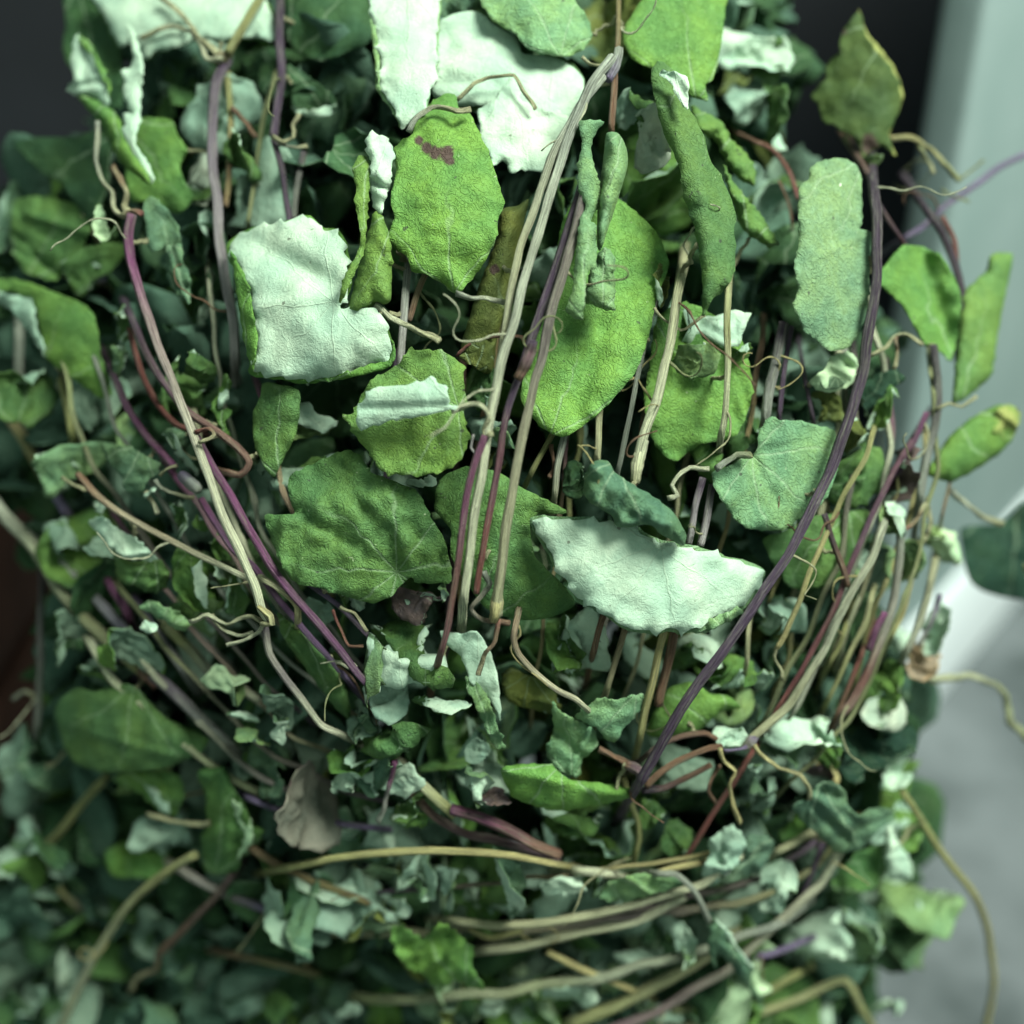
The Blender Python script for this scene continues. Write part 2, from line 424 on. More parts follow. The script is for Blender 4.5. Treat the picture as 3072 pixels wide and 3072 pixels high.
# ================================================================== the vines: label, then strokes (part, crop, course, width, depth, colours)
VINES = {
 'twin': 'pair of tan and grey stems slanting down the centre beneath the top knotted joint',
 'joint': 'purple tan stem with scabby joint right of the centre pair',
 'thinpurple': 'thin purple to brown stem hanging left of the olive centre stem',
 'hook': 'short curved brown stem tipped with tan, below the swollen centre node',
 'palethick': 'thick pale tan stem right of the big bright green leaf, flared at its foot',
 'slimgrey': 'slim grey stem just left of the thick pale tan one',
 'tanpair': 'short tan and grey stems showing under the big bright green leaf',
 'olive': 'straight olive tan stem above the brown cup and heart-shaped leaf',
 'purplepair': 'pair of grey purple stems in shade above the heart-shaped leaf',
 'bigpurple': 'long dark purple stem sweeping from upper right down to the lower centre',
 'goldright': 'gold brown stem just right of the long dark purple one',
 'redright': 'dark red stem running beside the pale tan stem on the right flank',
 'tanright': 'pale tan stem on the right flank ending at a knot with two wavy petioles',
 'outerright': 'grey stem bending down the outer right side beneath the yellow green leaf',
 'winered': 'wine red and tan stem low on the right flank in front of the white box',
 'flank': 'olive and tan stems at the far right edge of the bundle near the white box',
 'fuzzy': 'grey stem with a pale fuzzy tuft at the right edge of the bundle',
 'crown': 'dark thin stem under the upright shade-darkened olive leaf at top right',
 'violetback': 'blurred violet stem reaching out to the right edge behind the bundle',
 'redback': 'thin red brown stem in the dark hollow at upper right',
 'tanleft': 'long tan stem, purple at its top, running from upper left down to a looped knot',
 'greyleft': 'grey purple stem bent back on itself behind the long tan left stem',
 'magenta': 'bright magenta purple stem slanting beside the long tan left stem',
 'redleft': 'thin red brown stem curving in behind the left leaves',
 'maroon': 'dark maroon and violet stem with a hollow pale joint at left',
 'tancross': 'straw coloured stem crossing the left side to meet the looped knot',
 'goldblur': 'thick blurred golden brown stem slanting down the lower left',
 'violetlow': 'short violet and grey stems packed together at lower left',
 'greytop': 'thick grey stem hanging from the knot under the large pale top left leaf',
 'darktop': 'dark purple stem with a kinked joint hanging at the top, left of centre',
 'oliveleft': 'short olive stems in deep shade at the left edge',
 'edgeleft': 'thin dark stem hanging at the left edge above a curled grey leaf',
 'brownarcs': 'brown arching stems spreading from the dark joint at lower right of centre',
 'redlow': 'thin dark red stem slanting through the hollow at lower right',
 'hoop': 'golden horizontal stem wrapping the bundle below its waist',
 'hooppale': 'thick pale straw stems curving up to the right across the bottom',
 'purplelow': 'thick purple brown stem lying under the crumpled leaves at the waist',
 'olivehoop': 'broad blurred olive stem slanting across the bottom right',
 'magentahoop': 'magenta to tan stem rising to the right at the bottom',
 'strawloose': 'loose straw coloured stem arching out at the bottom left',
 'browncross': 'brown and purple stems crossing in shade at the lower left',
 'wisp': 'faint olive brown stem dangling in the blurred lower left corner',
 'looseright': 'loose olive stem hanging in an arc against the grey concrete',
 'curlright': 'pale curling tendril reaching right across the white box edge',
 'stub': 'broken purple brown stub sticking down between the right stems',
 'stubs': 'golden and brown stems showing below the pale cream leaf',
 'greystub': 'grey stem behind the folded leaf left of centre',
}
STROKES = [
 ('twin','stem','Z','1168,-20 1167,60 1163,120 1158,150',22,-2,'oli','brn'),
 ('twin','stem','B','1470,300 1360,440 1230,750 1150,1000 1080,1250 1000,1500 945,1720 885,1916 845,2096 815,2276 780,2506 745,2706 715,2956 690,3170',38,-12.5,'gry','pale'),
 ('twin','stem','B','1420,400 1300,560 1150,830 1060,1100 980,1330 925,1600 890,1860',34,-11,'gry','tan'),
 ('twin','stem','B','1480,330 1478,480 1470,700',26,-4,'brn','brn'),
 ('twin','petiole','B','1310,300 1360,340 1440,350 1500,360',14,-4,'tan','tan'),
 ('twin','node','B','1450,420 1480,360 1500,300 1505,260',40,-8,'vio','gry'),
 ('twin','petiole','E','620,405 700,380 760,375 810,402 822,450 792,500 800,545 840,525',22,-14,'pale','tan'),
 ('joint','stem','B','1345,880 1290,1060 1200,1330 1110,1600 1040,1800 985,1960',40,-9,'drk','pur'),
 ('joint','stem','E','1010,180 960,270 920,400 890,560 870,700 840,880 800,1060 770,1240 755,1370',28,-11,'pur','red'),
 ('joint','stem','B','1360,900 1305,1090 1240,1330 1165,1590 1125,1750 1095,1900 1060,2010 1020,2190 985,2370 940,2600 910,2800 880,3000 865,3160 868,3245',40,-12,'pur','tan'),
 ('joint','node','E','1055,40 1030,120 1005,185 975,240',42,-15,'pur','brn'),
 ('joint','node','E','872,1330 866,1420 858,1480 846,1512',46,-12,'tan','yel'),
 ('joint','petiole','E','870,1510 850,1620 795,1700 760,1800',20,-10,'red','tan'),
 ('joint','petiole','E','795,1250 822,1320 765,1400 730,1455 785,1510 930,1520',22,-9,'gry','brn'),
 ('thinpurple','stem','E','800,540 750,680 700,880 665,1150 630,1380 590,1580 560,1700',28,-14,'mag','brn'),
 ('thinpurple','petiole','E','740,540 725,600 745,640',10,-14,'sil','sil'),
 ('hook','stem','E','962,1525 948,1610 975,1690 1070,1790 1180,1880 1270,1925 1310,1960',26,-8,'brn','pale'),
 ('palethick','stem','B','1825,1500 1790,1720 1745,1930 1700,2120 1620,2350 1595,2480',40,-6,'tan','pale'),
 ('palethick','node','E','1640,560 1605,690 1590,790',46,-6,'pale','tan'),
 ('palethick','petiole','B','1690,1620 1740,1680 1830,1740 1900,1700 1960,1660',12,-4,'tan','tan'),
 ('slimgrey','stem','E','1650,20 1585,330 1540,550 1495,740',22,4,'gry','gry'),
 ('tanpair','stem','E','1405,380 1398,500 1392,680',28,4,'tan','tan'),
 ('tanpair','stem','E','1220,530 1185,690 1160,870',26,6,'gry','tan'),
 ('tanpair','stem','E','1160,520 1085,650 1030,760',22,8,'oli','oli'),
 ('tanpair','petiole','E','1150,590 1160,700 1140,760',18,8,'brn','brn'),
 ('olive','stem','C','375,1540 368,1760 368,1960 355,2200 340,2300',28,-3,'oli','pale'),
 ('purplepair','stem','C','665,1700 635,1830 610,1970 580,2100 565,2230',40,3,'drk','gry'),
 ('purplepair','stem','C','710,1720 680,1880 655,2040 640,2210',22,5,'pur','pur'),
 ('purplepair','stem','F','780,230 800,340 825,470',18,8,'pur','drk'),
 ('bigpurple','stem','C','1140,1030 1160,1250 1150,1500 1110,1750 1085,1960 1040,2110 970,2300 890,2520 795,2715 690,2920 560,3120 410,3340 270,3540 120,3740 -20,3990 -100,4130',42,-10,'drk','pur'),
 ('goldright','stem','F','1130,540 1085,670 980,860 905,1030 820,1220 745,1420 670,1590 625,1660',22,0,'oli','yel'),
 ('goldright','petiole','F','625,1650 620,1720 655,1780 660,1830',14,2,'tan','tan'),
 ('redright','stem','F','1330,590 1250,720 1160,900 1085,1060 1015,1230 955,1390 870,1570 780,1745 680,1910 590,2050',24,3,'pur','red'),
 ('tanright','stem','F','1190,1025 1130,1180 1040,1340 960,1500 890,1660 800,1800 700,1950 590,2050 480,2150',32,-1,'gry','tan'),
 ('tanright','node','I','520,420 490,450 460,480',40,-2,'vio','tan'),
 ('tanright','petiole','I','330,480 350,550 412,600 378,665 390,740 430,870',18,-5,'yel','yel'),
 ('tanright','petiole','I','510,465 570,535 660,590 745,615 800,695 800,745',18,-5,'yel','tan'),
 ('tanright','petiole','I','350,490 410,490 470,470',14,-4,'vio','vio'),
 ('outerright','stem','F','1455,60 1478,250 1460,500 1405,720 1380,880',34,6,'drk','gry'),
 ('outerright','petiole','F','1470,400 1540,370 1600,385 1680,330',14,4,'tan','tan'),
 ('outerright','petiole','F','1120,115 1205,75 1240,20 1310,5 1395,60',16,2,'tan','tan'),
 ('outerright','petiole','F','1255,20 1265,110 1245,190',16,2,'brn','tan'),
 ('outerright','stem','F','1420,420 1365,550 1290,690 1240,760',24,8,'mag','pur'),
 ('winered','stem','F','1280,1050 1272,1200 1250,1400 1195,1560 1110,1780 1020,1950 960,2020',34,7,'gry','red'),
 ('winered','stem','F','1195,1470 1150,1560 1115,1670',26,4,'mag','mag'),
 ('winered','petiole','F','1420,900 1370,970 1290,1050',18,4,'tan','red'),
 ('flank','stem','F','1330,1310 1290,1480 1225,1610',20,12,'yel','oli'),
 ('flank','stem','F','1135,1370 1085,1540 1000,1720 890,1950',22,10,'tan','oli'),
 ('flank','stem','F','990,1540 950,1660 900,1760',18,14,'oli','oli'),
 ('flank','stem','F','1550,760 1530,860 1500,980',14,16,'brn','tan'),
 ('flank','petiole','F','1550,830 1640,910 1740,980 1820,1000',24,20,'gry','tan'),
 ('fuzzy','stem','F','1450,1260 1425,1400 1365,1560 1300,1700',30,14,'tan','gry'),
 ('fuzzy','stem','F','1490,1380 1440,1530 1370,1650',20,18,'vio','gry'),
 ('fuzzy','petiole','F','1420,870 1440,1000 1400,1100',20,14,'tan','tan'),
 ('crown','stem','C','1090,880 1140,960 1160,1080',30,10,'brn','drk'),
 ('crown','stem','C','1160,1060 1230,1180 1300,1290',18,12,'drk','red'),
 ('crown','stem','C','1420,1110 1500,1230 1570,1400 1610,1560 1600,1660',30,12,'drk','drk'),
 ('crown','stem','C','1500,1140 1560,1270 1580,1420',22,18,'red','red'),
 ('crown','petiole','C','1220,730 1330,725 1420,770 1500,850 1590,950',22,20,'yel','gg' if False else 'grn'),
 ('crown','petiole','C','1380,770 1430,850 1460,920',16,20,'grn','tan'),
 ('crown','petiole','C','1590,950 1650,900 1720,845',10,22,'grn','grn'),
 ('crown','petiole','C','1500,1000 1580,1040 1640,1065',10,22,'grn','grn'),
 ('violetback','stem','C','1960,805 1800,880 1700,960 1600,1030 1500,1100 1400,1190 1290,1260',24,32,'vio','vio'),
 ('redback','stem','C','500,740 610,790 690,900 740,1050',18,24,'brn','red'),
 ('redback','stem','C','640,950 690,1080 710,1200',10,24,'brn','brn'),
 ('tanleft','stem','A','690,1130 675,1230 690,1370 735,1540 800,1740 885,1950 960,2140 1030,2330 1100,2520 1180,2730 1270,2920 1340,3090 1380,3210 1425,3275',36,-9,'mag','pale'),
 ('tanleft','node','D','1365,1440 1430,1490 1440,1530 1380,1530',24,-11,'yel','tan'),
 ('tanleft','stem','D','1395,1530 1425,1690 1500,1810 1590,1925 1690,2060 1790,2110',28,-7,'pur','pale'),
 ('tanleft','petiole','D','1000,1520 1100,1488 1195,1530 1310,1490 1375,1515',18,-8,'pale','tan'),
 ('tanleft','petiole','D','1120,1480 1160,1550 1250,1590 1330,1580',16,-7,'tan','pale'),
 ('tanleft','petiole','D','1190,1640 1300,1612 1375,1560 1395,1530',16,-8,'pale','pale'),
 ('tanleft','petiole','A','515,640 510,850 540,950 590,1020 600,1090 645,1135 690,1140',20,-6,'gry','tan'),
 ('tanleft','petiole','A','600,880 640,960 672,1020 650,1090 690,1135',26,-6,'brn','tan'),
 ('tanleft','petiole','A','640,1140 700,1110 750,1130',22,-7,'tan','red'),
 ('greyleft','stem','D','715,-30 830,220 975,395 1130,510 1250,600 1312,680 1265,745 1180,730',30,-2,'pur','brn'),
 ('greyleft','petiole','D','1030,520 1100,500 1130,535 1050,580',16,-10,'red','tan'),
 ('magenta','stem','D','1050,570 1120,700 1200,830 1290,1000 1370,1130 1450,1250 1560,1400 1700,1560 1800,1680 1890,1800 1960,1880',32,-5,'mag','pur'),
 ('magenta','stem','D','1670,1350 1780,1430 1880,1530 1960,1610',22,2,'vio','pur'),
 ('magenta','petiole','D','1790,1440 1870,1480 1932,1570',14,0,'tan','tan'),
 ('redleft','stem','D','690,10 740,200 830,370 930,480 1000,505',24,2,'red','red'),
 ('redleft','petiole','D','1760,1460 1790,1560 1840,1645 1910,1650',12,-3,'red','brn'),
 ('maroon','stem','D','600,230 660,370 760,530 860,640 920,710',30,4,'drk','mag'),
 ('maroon','node','D','950,740 1000,790 1045,830',46,1,'vio','gry'),
 ('maroon','stem','D','1060,870 1140,1000 1230,1140 1340,1235 1450,1380 1600,1560 1720,1690 1820,1815',26,0,'mag','vio'),
 ('maroon','petiole','D','820,770 860,820 940,850 1020,865',16,-1,'gry','tan'),
 ('maroon','petiole','D','840,750 870,720 930,700',12,0,'tan','tan'),
 ('tancross','stem','D','410,740 500,850 620,940 760,1020 900,1090 1050,1170 1180,1230 1290,1285',26,-4,'brn','pale'),
 ('tancross','stem','D','1380,1290 1450,1330 1520,1385 1565,1440 1570,1510',28,-4,'pale','yel'),
 ('tancross','petiole','D','330,760 390,800 450,820',14,0,'tan','tan'),
 ('tancross','petiole','D','770,830 810,900 830,950',18,2,'tan','pale'),
 ('goldblur','stem','D','-40,880 60,1000 190,1140 300,1330 450,1510 600,1650 760,1790',50,16,'gry','oli'),
 ('goldblur','stem','D','130,1050 330,1220 560,1460 760,1690 850,1800',40,19,'gry','vio'),
 ('goldblur','node','D','740,1760 800,1810 840,1850',56,14,'brn','red'),
 ('goldblur','stem','G','800,90 900,170 1050,310 1200,460',46,10,'pur','gry'),
 ('violetlow','stem','D','430,1480 560,1640 650,1760',36,20,'vio','vio'),
 ('violetlow','stem','D','770,1500 880,1650 970,1780',36,14,'vio','gry'),
 ('violetlow','stem','D','860,1530 1000,1660 1110,1790',44,16,'oli','gry'),
 ('violetlow','stem','D','960,1510 1080,1620 1150,1690',28,14,'gry','gry'),
 ('violetlow','stem','D','560,1290 640,1420 680,1500',34,20,'mag','mag'),
 ('violetlow','stem','G','1150,80 1280,170 1370,230',34,12,'tan','gry'),
 ('violetlow','stem','G','1310,740 1440,795',26,8,'vio','vio'),
 ('violetlow','stem','G','1750,870 1850,885 1990,900',26,10,'vio','vio'),
 ('violetlow','stem','D','270,790 300,860 350,950',40,22,'vio','vio'),
 ('greytop','stem','A','1200,310 1140,430 1120,600 1120,850 1140,1050 1160,1300 1195,1500 1230,1700 1240,1900',40,12,'pur','sil'),
 ('greytop','node','A','1130,320 1180,300 1215,270',40,10,'tan','brn'),
 ('greytop','stem','A','1200,280 1290,130 1380,-30',32,8,'oli','oli'),
 ('greytop','stem','A','1200,380 1210,560 1215,750 1190,1090',26,16,'oli','brn'),
 ('greytop','stem','A','1440,440 1375,700 1310,1190',18,19,'grn','grn'),
 ('greytop','petiole','A','840,-20 950,70 1050,190 1150,290',22,8,'tan','tan'),
 ('greytop','petiole','A','740,205 880,140 1000,165 1060,235 1090,310 1170,310',20,8,'tan','pale'),
 ('greytop','petiole','A','1215,570 1290,640 1350,720',20,15,'brn','brn'),
 ('darktop','stem','A','1475,-20 1470,200 1478,400 1455,560 1440,720',34,12,'drk','pur'),
 ('darktop','stem','A','1440,730 1490,920 1525,1140 1530,1250',24,14,'drk','pur'),
 ('darktop','stem','A','1600,800 1570,950 1550,1150',24,18,'drk','gry'),
 ('darktop','petiole','A','1440,720 1500,750 1550,720 1540,660 1580,600',18,11,'tan','tan'),
 ('darktop','petiole','A','1470,760 1560,780 1620,770',14,12,'gry','tan'),
 ('oliveleft','stem','D','320,240 350,350 380,550',30,16,'oli','oli'),
 ('oliveleft','stem','D','-30,330 80,480 180,660',44,26,'brn','oli'),
 ('oliveleft','stem','D','100,-30 100,200 105,420',34,26,'gry','gry'),
 ('oliveleft','petiole','D','310,290 220,340 100,430',22,26,'gry','vio'),
 ('edgeleft','stem','G','215,-300 210,0 205,170 190,390',26,24,'drk','gry'),
 ('edgeleft','petiole','G','340,500 290,550 240,580',14,20,'tan','tan'),
 ('edgeleft','petiole','G','60,220 130,180 200,210',16,24,'gry','tan'),
 ('brownarcs','stem','I','-60,680 0,620 100,550 250,485 340,470',26,0,'brn','brn'),
 ('brownarcs','stem','I','-80,700 30,690 140,640 280,565',26,2,'drk','brn'),
 ('brownarcs','stem','I','-60,520 20,460 130,415 250,400 310,430',24,2,'drk','brn'),
 ('brownarcs','node','H','1540,560 1600,590 1650,640',40,-2,'brn','vio'),
 ('brownarcs','petiole','H','1400,480 1480,520 1570,570',26,0,'brn','brn'),
 ('brownarcs','petiole','I','330,570 280,650 270,700 310,770',16,-2,'brn','brn'),
 ('brownarcs','stem','H','1560,740 1600,860 1610,960 1590,1050',22,8,'oli','oli'),
 ('redlow','stem','I','510,480 430,620 330,760 240,910 140,1070',22,8,'red','red'),
 ('redlow','stem','I','1080,-30 1000,180 930,330',20,8,'red','brn'),
 ('hoop','stem','H','-250,1110 0,1060 200,1035 450,1020 650,1022 830,1032 1000,1055 1180,1090',30,-4,'oli','yel'),
 ('hoop','stem','H','1290,1125 1370,1130 1440,1140',36,0,'pale','pale'),
 ('hoop','stem','H','1700,1140 1800,1110 1920,1085',24,0,'yel','yel'),
 ('hooppale','stem','H','640,1390 850,1410 1050,1405 1300,1370 1600,1300 1880,1215 1950,1190 2080,1090 2150,1040',32,0,'tan','pale'),
 ('hooppale','stem','H','780,1545 1000,1520 1300,1450 1600,1390 1850,1260',36,3,'tan','pale'),
 ('hooppale','stem','H','720,1430 840,1480 1000,1440',22,6,'yel','oli'),
 ('hooppale','stem','H','1130,1550 1300,1640 1450,1700 1580,1755',26,4,'yel','yel'),
 ('hooppale','stem','I','0,1140 100,1145 200,1240 280,1400',26,-4,'gry','gry'),
 ('hooppale','stem','I','620,1030 700,990 790,940',30,4,'tan','tan'),
 ('purplelow','stem','H','430,640 520,720 640,830',46,2,'pale','oli'),
 ('purplelow','stem','H','620,800 760,840 900,900 1050,980 1190,1040',44,0,'mag','brn'),
 ('purplelow','stem','H','450,750 540,840 700,930 850,960 1000,1010 1190,1070',36,4,'brn','pur'),
 ('purplelow','petiole','H','330,550 290,680 270,780 240,870',22,-4,'mag','gry'),
 ('olivehoop','stem','H','1250,1930 1450,1850 1700,1730 1932,1600 2080,1470',48,6,'oli','tan'),
 ('olivehoop','stem','I','60,1860 300,1830 520,1790 720,1680',32,10,'grn','oli'),
 ('olivehoop','stem','I','0,1960 250,1930 500,1880 750,1800 980,1700 1100,1900',34,10,'tan','oli'),
 ('magentahoop','stem','H','1400,1990 1700,1870 1932,1730 2080,1650 2200,1530 2350,1390 2480,1270 2570,1190 2660,1040',34,2,'mag','pale'),
 ('magentahoop','stem','I','350,1650 480,1590 640,1550 760,1500',30,6,'vio','vio'),
 ('magentahoop','stem','I','860,1010 810,1140 750,1280',24,4,'pur','pur'),
 ('strawloose','stem','G','1030,1040 940,1090 850,1150 740,1240 640,1350 560,1470 490,1590 420,1730 350,1880 310,1990',34,0,'oli','pale'),
 ('strawloose','petiole','G','780,830 900,860 1040,880 1100,870',22,8,'tan','tan'),
 ('browncross','stem','G','940,1110 1080,1190 1150,1225 1300,1290 1450,1345',36,12,'tan','vio'),
 ('browncross','stem','G','1440,1330 1530,1460 1600,1580',28,14,'oli','brn'),
 ('browncross','stem','G','1230,1140 1100,1300 950,1450 840,1560',30,8,'drk','brn'),
 ('browncross','stem','G','1320,1000 1500,1110 1700,1200 1932,1290 2060,1380',30,6,'brn','oli'),
 ('browncross','stem','G','1200,1560 1400,1600 1620,1655',26,16,'brn','oli'),
 ('browncross','petiole','G','840,1560 820,1640 720,1690 690,1760',22,10,'brn','tan'),
 ('wisp','stem','G','550,640 400,810 280,960 180,1040',34,22,'oli','oli'),
 ('wisp','stem','G','170,1040 230,1120 320,1230 420,1330',26,26,'oli','drk'),
 ('looseright','stem','I','1290,710 1400,880 1550,1100 1680,1270 1750,1480 1770,1700 1730,1960',28,14,'oli','yel'),
 ('curlright','petiole','I','1430,120 1530,105 1650,100 1770,140 1835,200 1855,330 1950,430',30,28,'pale','grn'),
 ('stub','stem','F','880,950 920,1080 960,1200 1000,1330',26,1,'drk','brn'),
 ('stubs','stem','E','1425,1470 1400,1560 1370,1680',26,2,'brn','brn'),
 ('stubs','stem','E','1545,1530 1490,1710 1435,1890',26,3,'brn','tan'),
 ('stubs','stem','E','1745,1560 1695,1780 1645,1980 1610,2140',30,2,'yel','oli'),
 ('stubs','stem','E','1800,1560 1755,1780 1715,1960',36,5,'brn','brn'),
 ('stubs','stem','F','480,1540 475,1700 465,1760',20,8,'tan','tan'),
 ('stubs','stem','F','240,760 205,900 165,1110',28,0,'pur','sil'),
 ('stubs','stem','F','290,800 262,950 225,1120',30,1,'drk','sil'),
 ('stubs','petiole','F','275,715 170,708 110,755 78,800 102,850 55,870',20,-8,'pale','pale'),
 ('stubs','petiole','F','490,640 420,640 350,690 310,720',26,-4,'gg' if False else 'grn','gry'),
 ('greystub','stem','B','395,1390 375,1600 358,1870 365,2000',32,3,'gry','sil'),
 ('greystub','stem','B','490,1440 440,1560 400,1690',26,4,'tan','brn'),
 ('greystub','petiole','B','225,1610 320,1685 430,1735 560,1795',26,-6,'pale','tan'),
 ('greystub','petiole','B','650,1550 730,1572 810,1575 905,1592',22,-6,'gry','pale'),
 ('greystub','petiole','B','395,700 430,630 520,565 600,568 660,592 722,575',22,-7,'gry','tan'),
 ('greystub','petiole','B','650,520 760,435 850,405 950,397 1000,470 1060,575',16,0,'tan','tan'),
 ('greystub','petiole','E','650,120 700,70 780,30 870,15 990,20 1010,50',14,1,'red','brn'),
]
# ================================================================== leaves traced one by one: patches (side, crop, outline, depth, options), colour, tint, label
L = []
def leaf(colour, *patches, tint='w', label=None, free=None): L.append((colour, patches, tint, label, free))
def T(c, s, z, **k): return ('T', c, s, z, k)
def U(c, s, z, **k): return ('U', c, s, z, k)
# --- upper left
leaf('md', U('A','470,-60 520,40 560,100 600,190 640,250 700,215 730,230 760,320 820,270 930,250 1010,215 1080,200 1180,215 1300,200 1400,205 1455,215 1440,100 1400,0 1380,-80 900,-90',12,ser=4,bulge=3), label='large pale underside of a leaf at the top left edge')
leaf('dk', T('A','335,-60 345,120 330,240 350,330 420,420 520,560 640,560 640,250 600,190 560,100 470,-60',20,ser=3))
leaf('br', U('A','405,185 440,240 500,310 540,400 575,470 570,570 520,520 470,500 400,500 345,470 380,420 370,330',3,bulge=2,ser=3), T('A','405,180 460,215 520,300 560,380 578,450 575,520 545,420 500,320 440,250',1.5,ser=2),
     U('A','665,135 700,150 740,270 760,350 745,470 740,640 715,750 790,870 812,940 800,975 760,900 690,800 640,690 660,650 645,600 690,600 650,510 645,470 655,420 632,375 690,350 700,290',1,ser=6,per=26,gx=3),
     T('A','400,490 520,535 620,610 700,760 800,970 720,930 640,860 600,800 560,700 500,620 430,540',2,ser=3,bulge=4), label='curled leaf with pale edges folded upward, upper left')
leaf('dk', T('A','70,750 200,725 400,720 500,690 580,760 580,900 560,1020 480,1160 380,1060 330,970 230,920 130,830',16,ser=2))
leaf('br', T('A','700,640 760,620 900,630 940,720 990,790 950,870 970,950 1020,1050 930,1130 800,1060 690,1060 660,900 650,760',14,ser=3))
leaf('md', T('A','780,300 900,260 1000,250 1100,330 1090,450 960,600 850,640 760,630 745,450',24,ser=2))
leaf('md', U('A','1000,450 1100,430 1250,400 1370,520 1340,640 1230,700 1190,790 1080,800 1000,770 940,570',19,ser=6,per=30), tint='d')
leaf('md', U('A','985,800 1080,785 1115,1080 1060,1070 980,960 960,890',17,ser=3), tint='p')
leaf('md', T('A','1170,660 1230,670 1290,790 1360,940 1290,900 1210,830 1170,760',11,bulge=4))
leaf('md', U('A','1400,720 1500,760 1560,900 1540,1100 1500,1200 1310,1180 1330,900',22,ser=2), tint='d')
leaf('md', U('A','1240,910 1300,900 1310,1100 1270,1130 1240,1020',20,ser=2), tint='d')
leaf('dk', T('A','1530,-60 1960,-60 1960,200 1850,270 1700,320 1580,290 1500,180',18,ser=3,bulge=4))
leaf('dk', T('A','1510,340 1740,480 1780,560 1700,590 1560,570 1530,500',22,ser=4), U('A','1540,560 1640,585 1770,545 1770,590 1690,615 1570,605',21,ser=3))
leaf('md', T('A','90,1050 250,1040 420,1090 480,1180 400,1380 270,1480 130,1430 70,1330 50,1210',20,ser=3,bulge=4))
leaf('md', T('A','300,1470 500,1290 640,1270 600,1340 480,1400 390,1550 320,1500',17,ser=2))
leaf('br', T('A','-60,1470 60,1470 160,1490 290,1540 420,1590 490,1650 520,1760 530,1870 570,1990 590,2080 540,2100 440,2035 330,1955 240,1880 210,1760 180,1600 60,1540 -60,1530',9,ser=3,bulge=5,gx=1.0),
     U('A','-60,1530 70,1550 182,1568 186,1680 222,1800 242,1885 160,1770 100,1690 60,1625 -60,1590',7,ser=4,bulge=3), tint='d')
leaf('tg', T('A','790,1030 870,1090 940,1200 960,1300 955,1380 1000,1450 1000,1600 930,1550 880,1460 880,1300 800,1330 770,1200 750,1100',4,ser=4,bulge=-3,gx=3), T('A','872,1300 955,1290 972,1400 1006,1500 996,1606 920,1500 880,1420',1,ser=4,bulge=3))
leaf('md', T('A','600,1600 690,1640 690,1740 660,1810 590,1800 570,1700',6,ser=4))
leaf('gg', T('D','560,60 620,50 685,65 670,120 630,130 610,180 612,240 590,190 580,120',5,ser=3))
leaf('md', U('A','440,1200 500,1160 480,1080 520,1080 540,1180 600,1200 640,1120 650,1180 610,1210 630,1270 600,1275 560,1220 540,1250 490,1250',-4,ser=3,bulge=3,rough=1.5), tint='y')
leaf('dk', T('A','1050,1430 1140,1450 1080,1700 1010,1680',16)); leaf('dk', T('A','1010,1090 1090,1130 1110,1290 1030,1390',16))
# --- big pale leaf left of centre
leaf('yg', U('Z','432,460 475,430 540,415 585,408 605,430 640,440 655,490 660,540 645,580 690,580 720,590 738,640 735,680 690,692 620,715 560,718 500,705 478,700 485,640 478,600 470,540 440,490',-5,ser=14,per=56,bulge=7,ang=1.2,rough=0.75,gx=-0.7,gy=-0.6,base=(1000,905),crease=((780,915,1010,890,-0.8,14),(700,700,980,840,2.8,36))),
     T('Z','435,470 470,540 480,600 487,640 478,702 462,650 450,580 442,520',-5,ser=4,bulge=1,gx=-6), T('Z','560,717 620,712 690,690 734,675 738,640 747,660 737,692 690,707 620,720',-4,ser=4), label='big pale leaf turned underside out with toothed rim, left of centre')
# --- top centre
leaf('gg', U('B','205,-40 545,-40 548,160 540,440 510,470 480,590 400,650 360,680 335,610 300,540 240,455 250,330 225,200 205,100',-1,ser=9,per=38,bulge=4,rough=0.8), T('B','200,-40 235,-40 222,120 245,300 245,450 320,580 300,575 238,462 205,200 190,80',0,ser=3), label='bright pale strip of leaf underside at the top centre')
leaf('md', U('B','545,140 640,70 760,60 850,130 960,200 1000,280 1150,300 1260,350 1320,420 1310,560 1250,630 1000,620 800,560 730,560 650,560 560,530 515,480 540,400',6,ser=2,bulge=3))
leaf('md', U('B','900,440 960,420 1050,560 1230,600 1230,680 1170,790 1100,890 1080,912 1010,895 945,912 890,850 840,860 810,800 745,735 785,690 760,640 765,570 850,520',3,ser=12,per=50,bulge=3,rough=1.1), label='pale toothed leaf lobe above the centre pair of stems')
leaf('gg', T('B','780,-60 820,90 900,150 960,180 1010,250 1080,280 1200,300 1260,290 1320,260 1360,190 1340,90 1270,0 1240,-80',0,ser=4,bulge=5))
leaf('tg', T('B','545,-50 780,-50 760,10 700,60 560,90',8,ser=2))
leaf('yg', T('B','590,490 650,510 660,570 720,595 770,700 830,830 900,1070 870,1150 860,1250 800,1380 730,1470 650,1550 580,1500 470,1440 410,1430 390,1360 300,1280 285,1240 320,1150 300,1050 330,900 320,790 360,740 420,700 450,610 520,540',-4,marks=((0,1257,420,18),(0,1282,444,21),(0,1307,458,26),(0,1341,461,27),(0,1350,484,20),),ser=4,bulge=6,rough=1.0,gx=0.4,base=(1360,880)), label='bright green oval leaf with a brown scar, top centre')
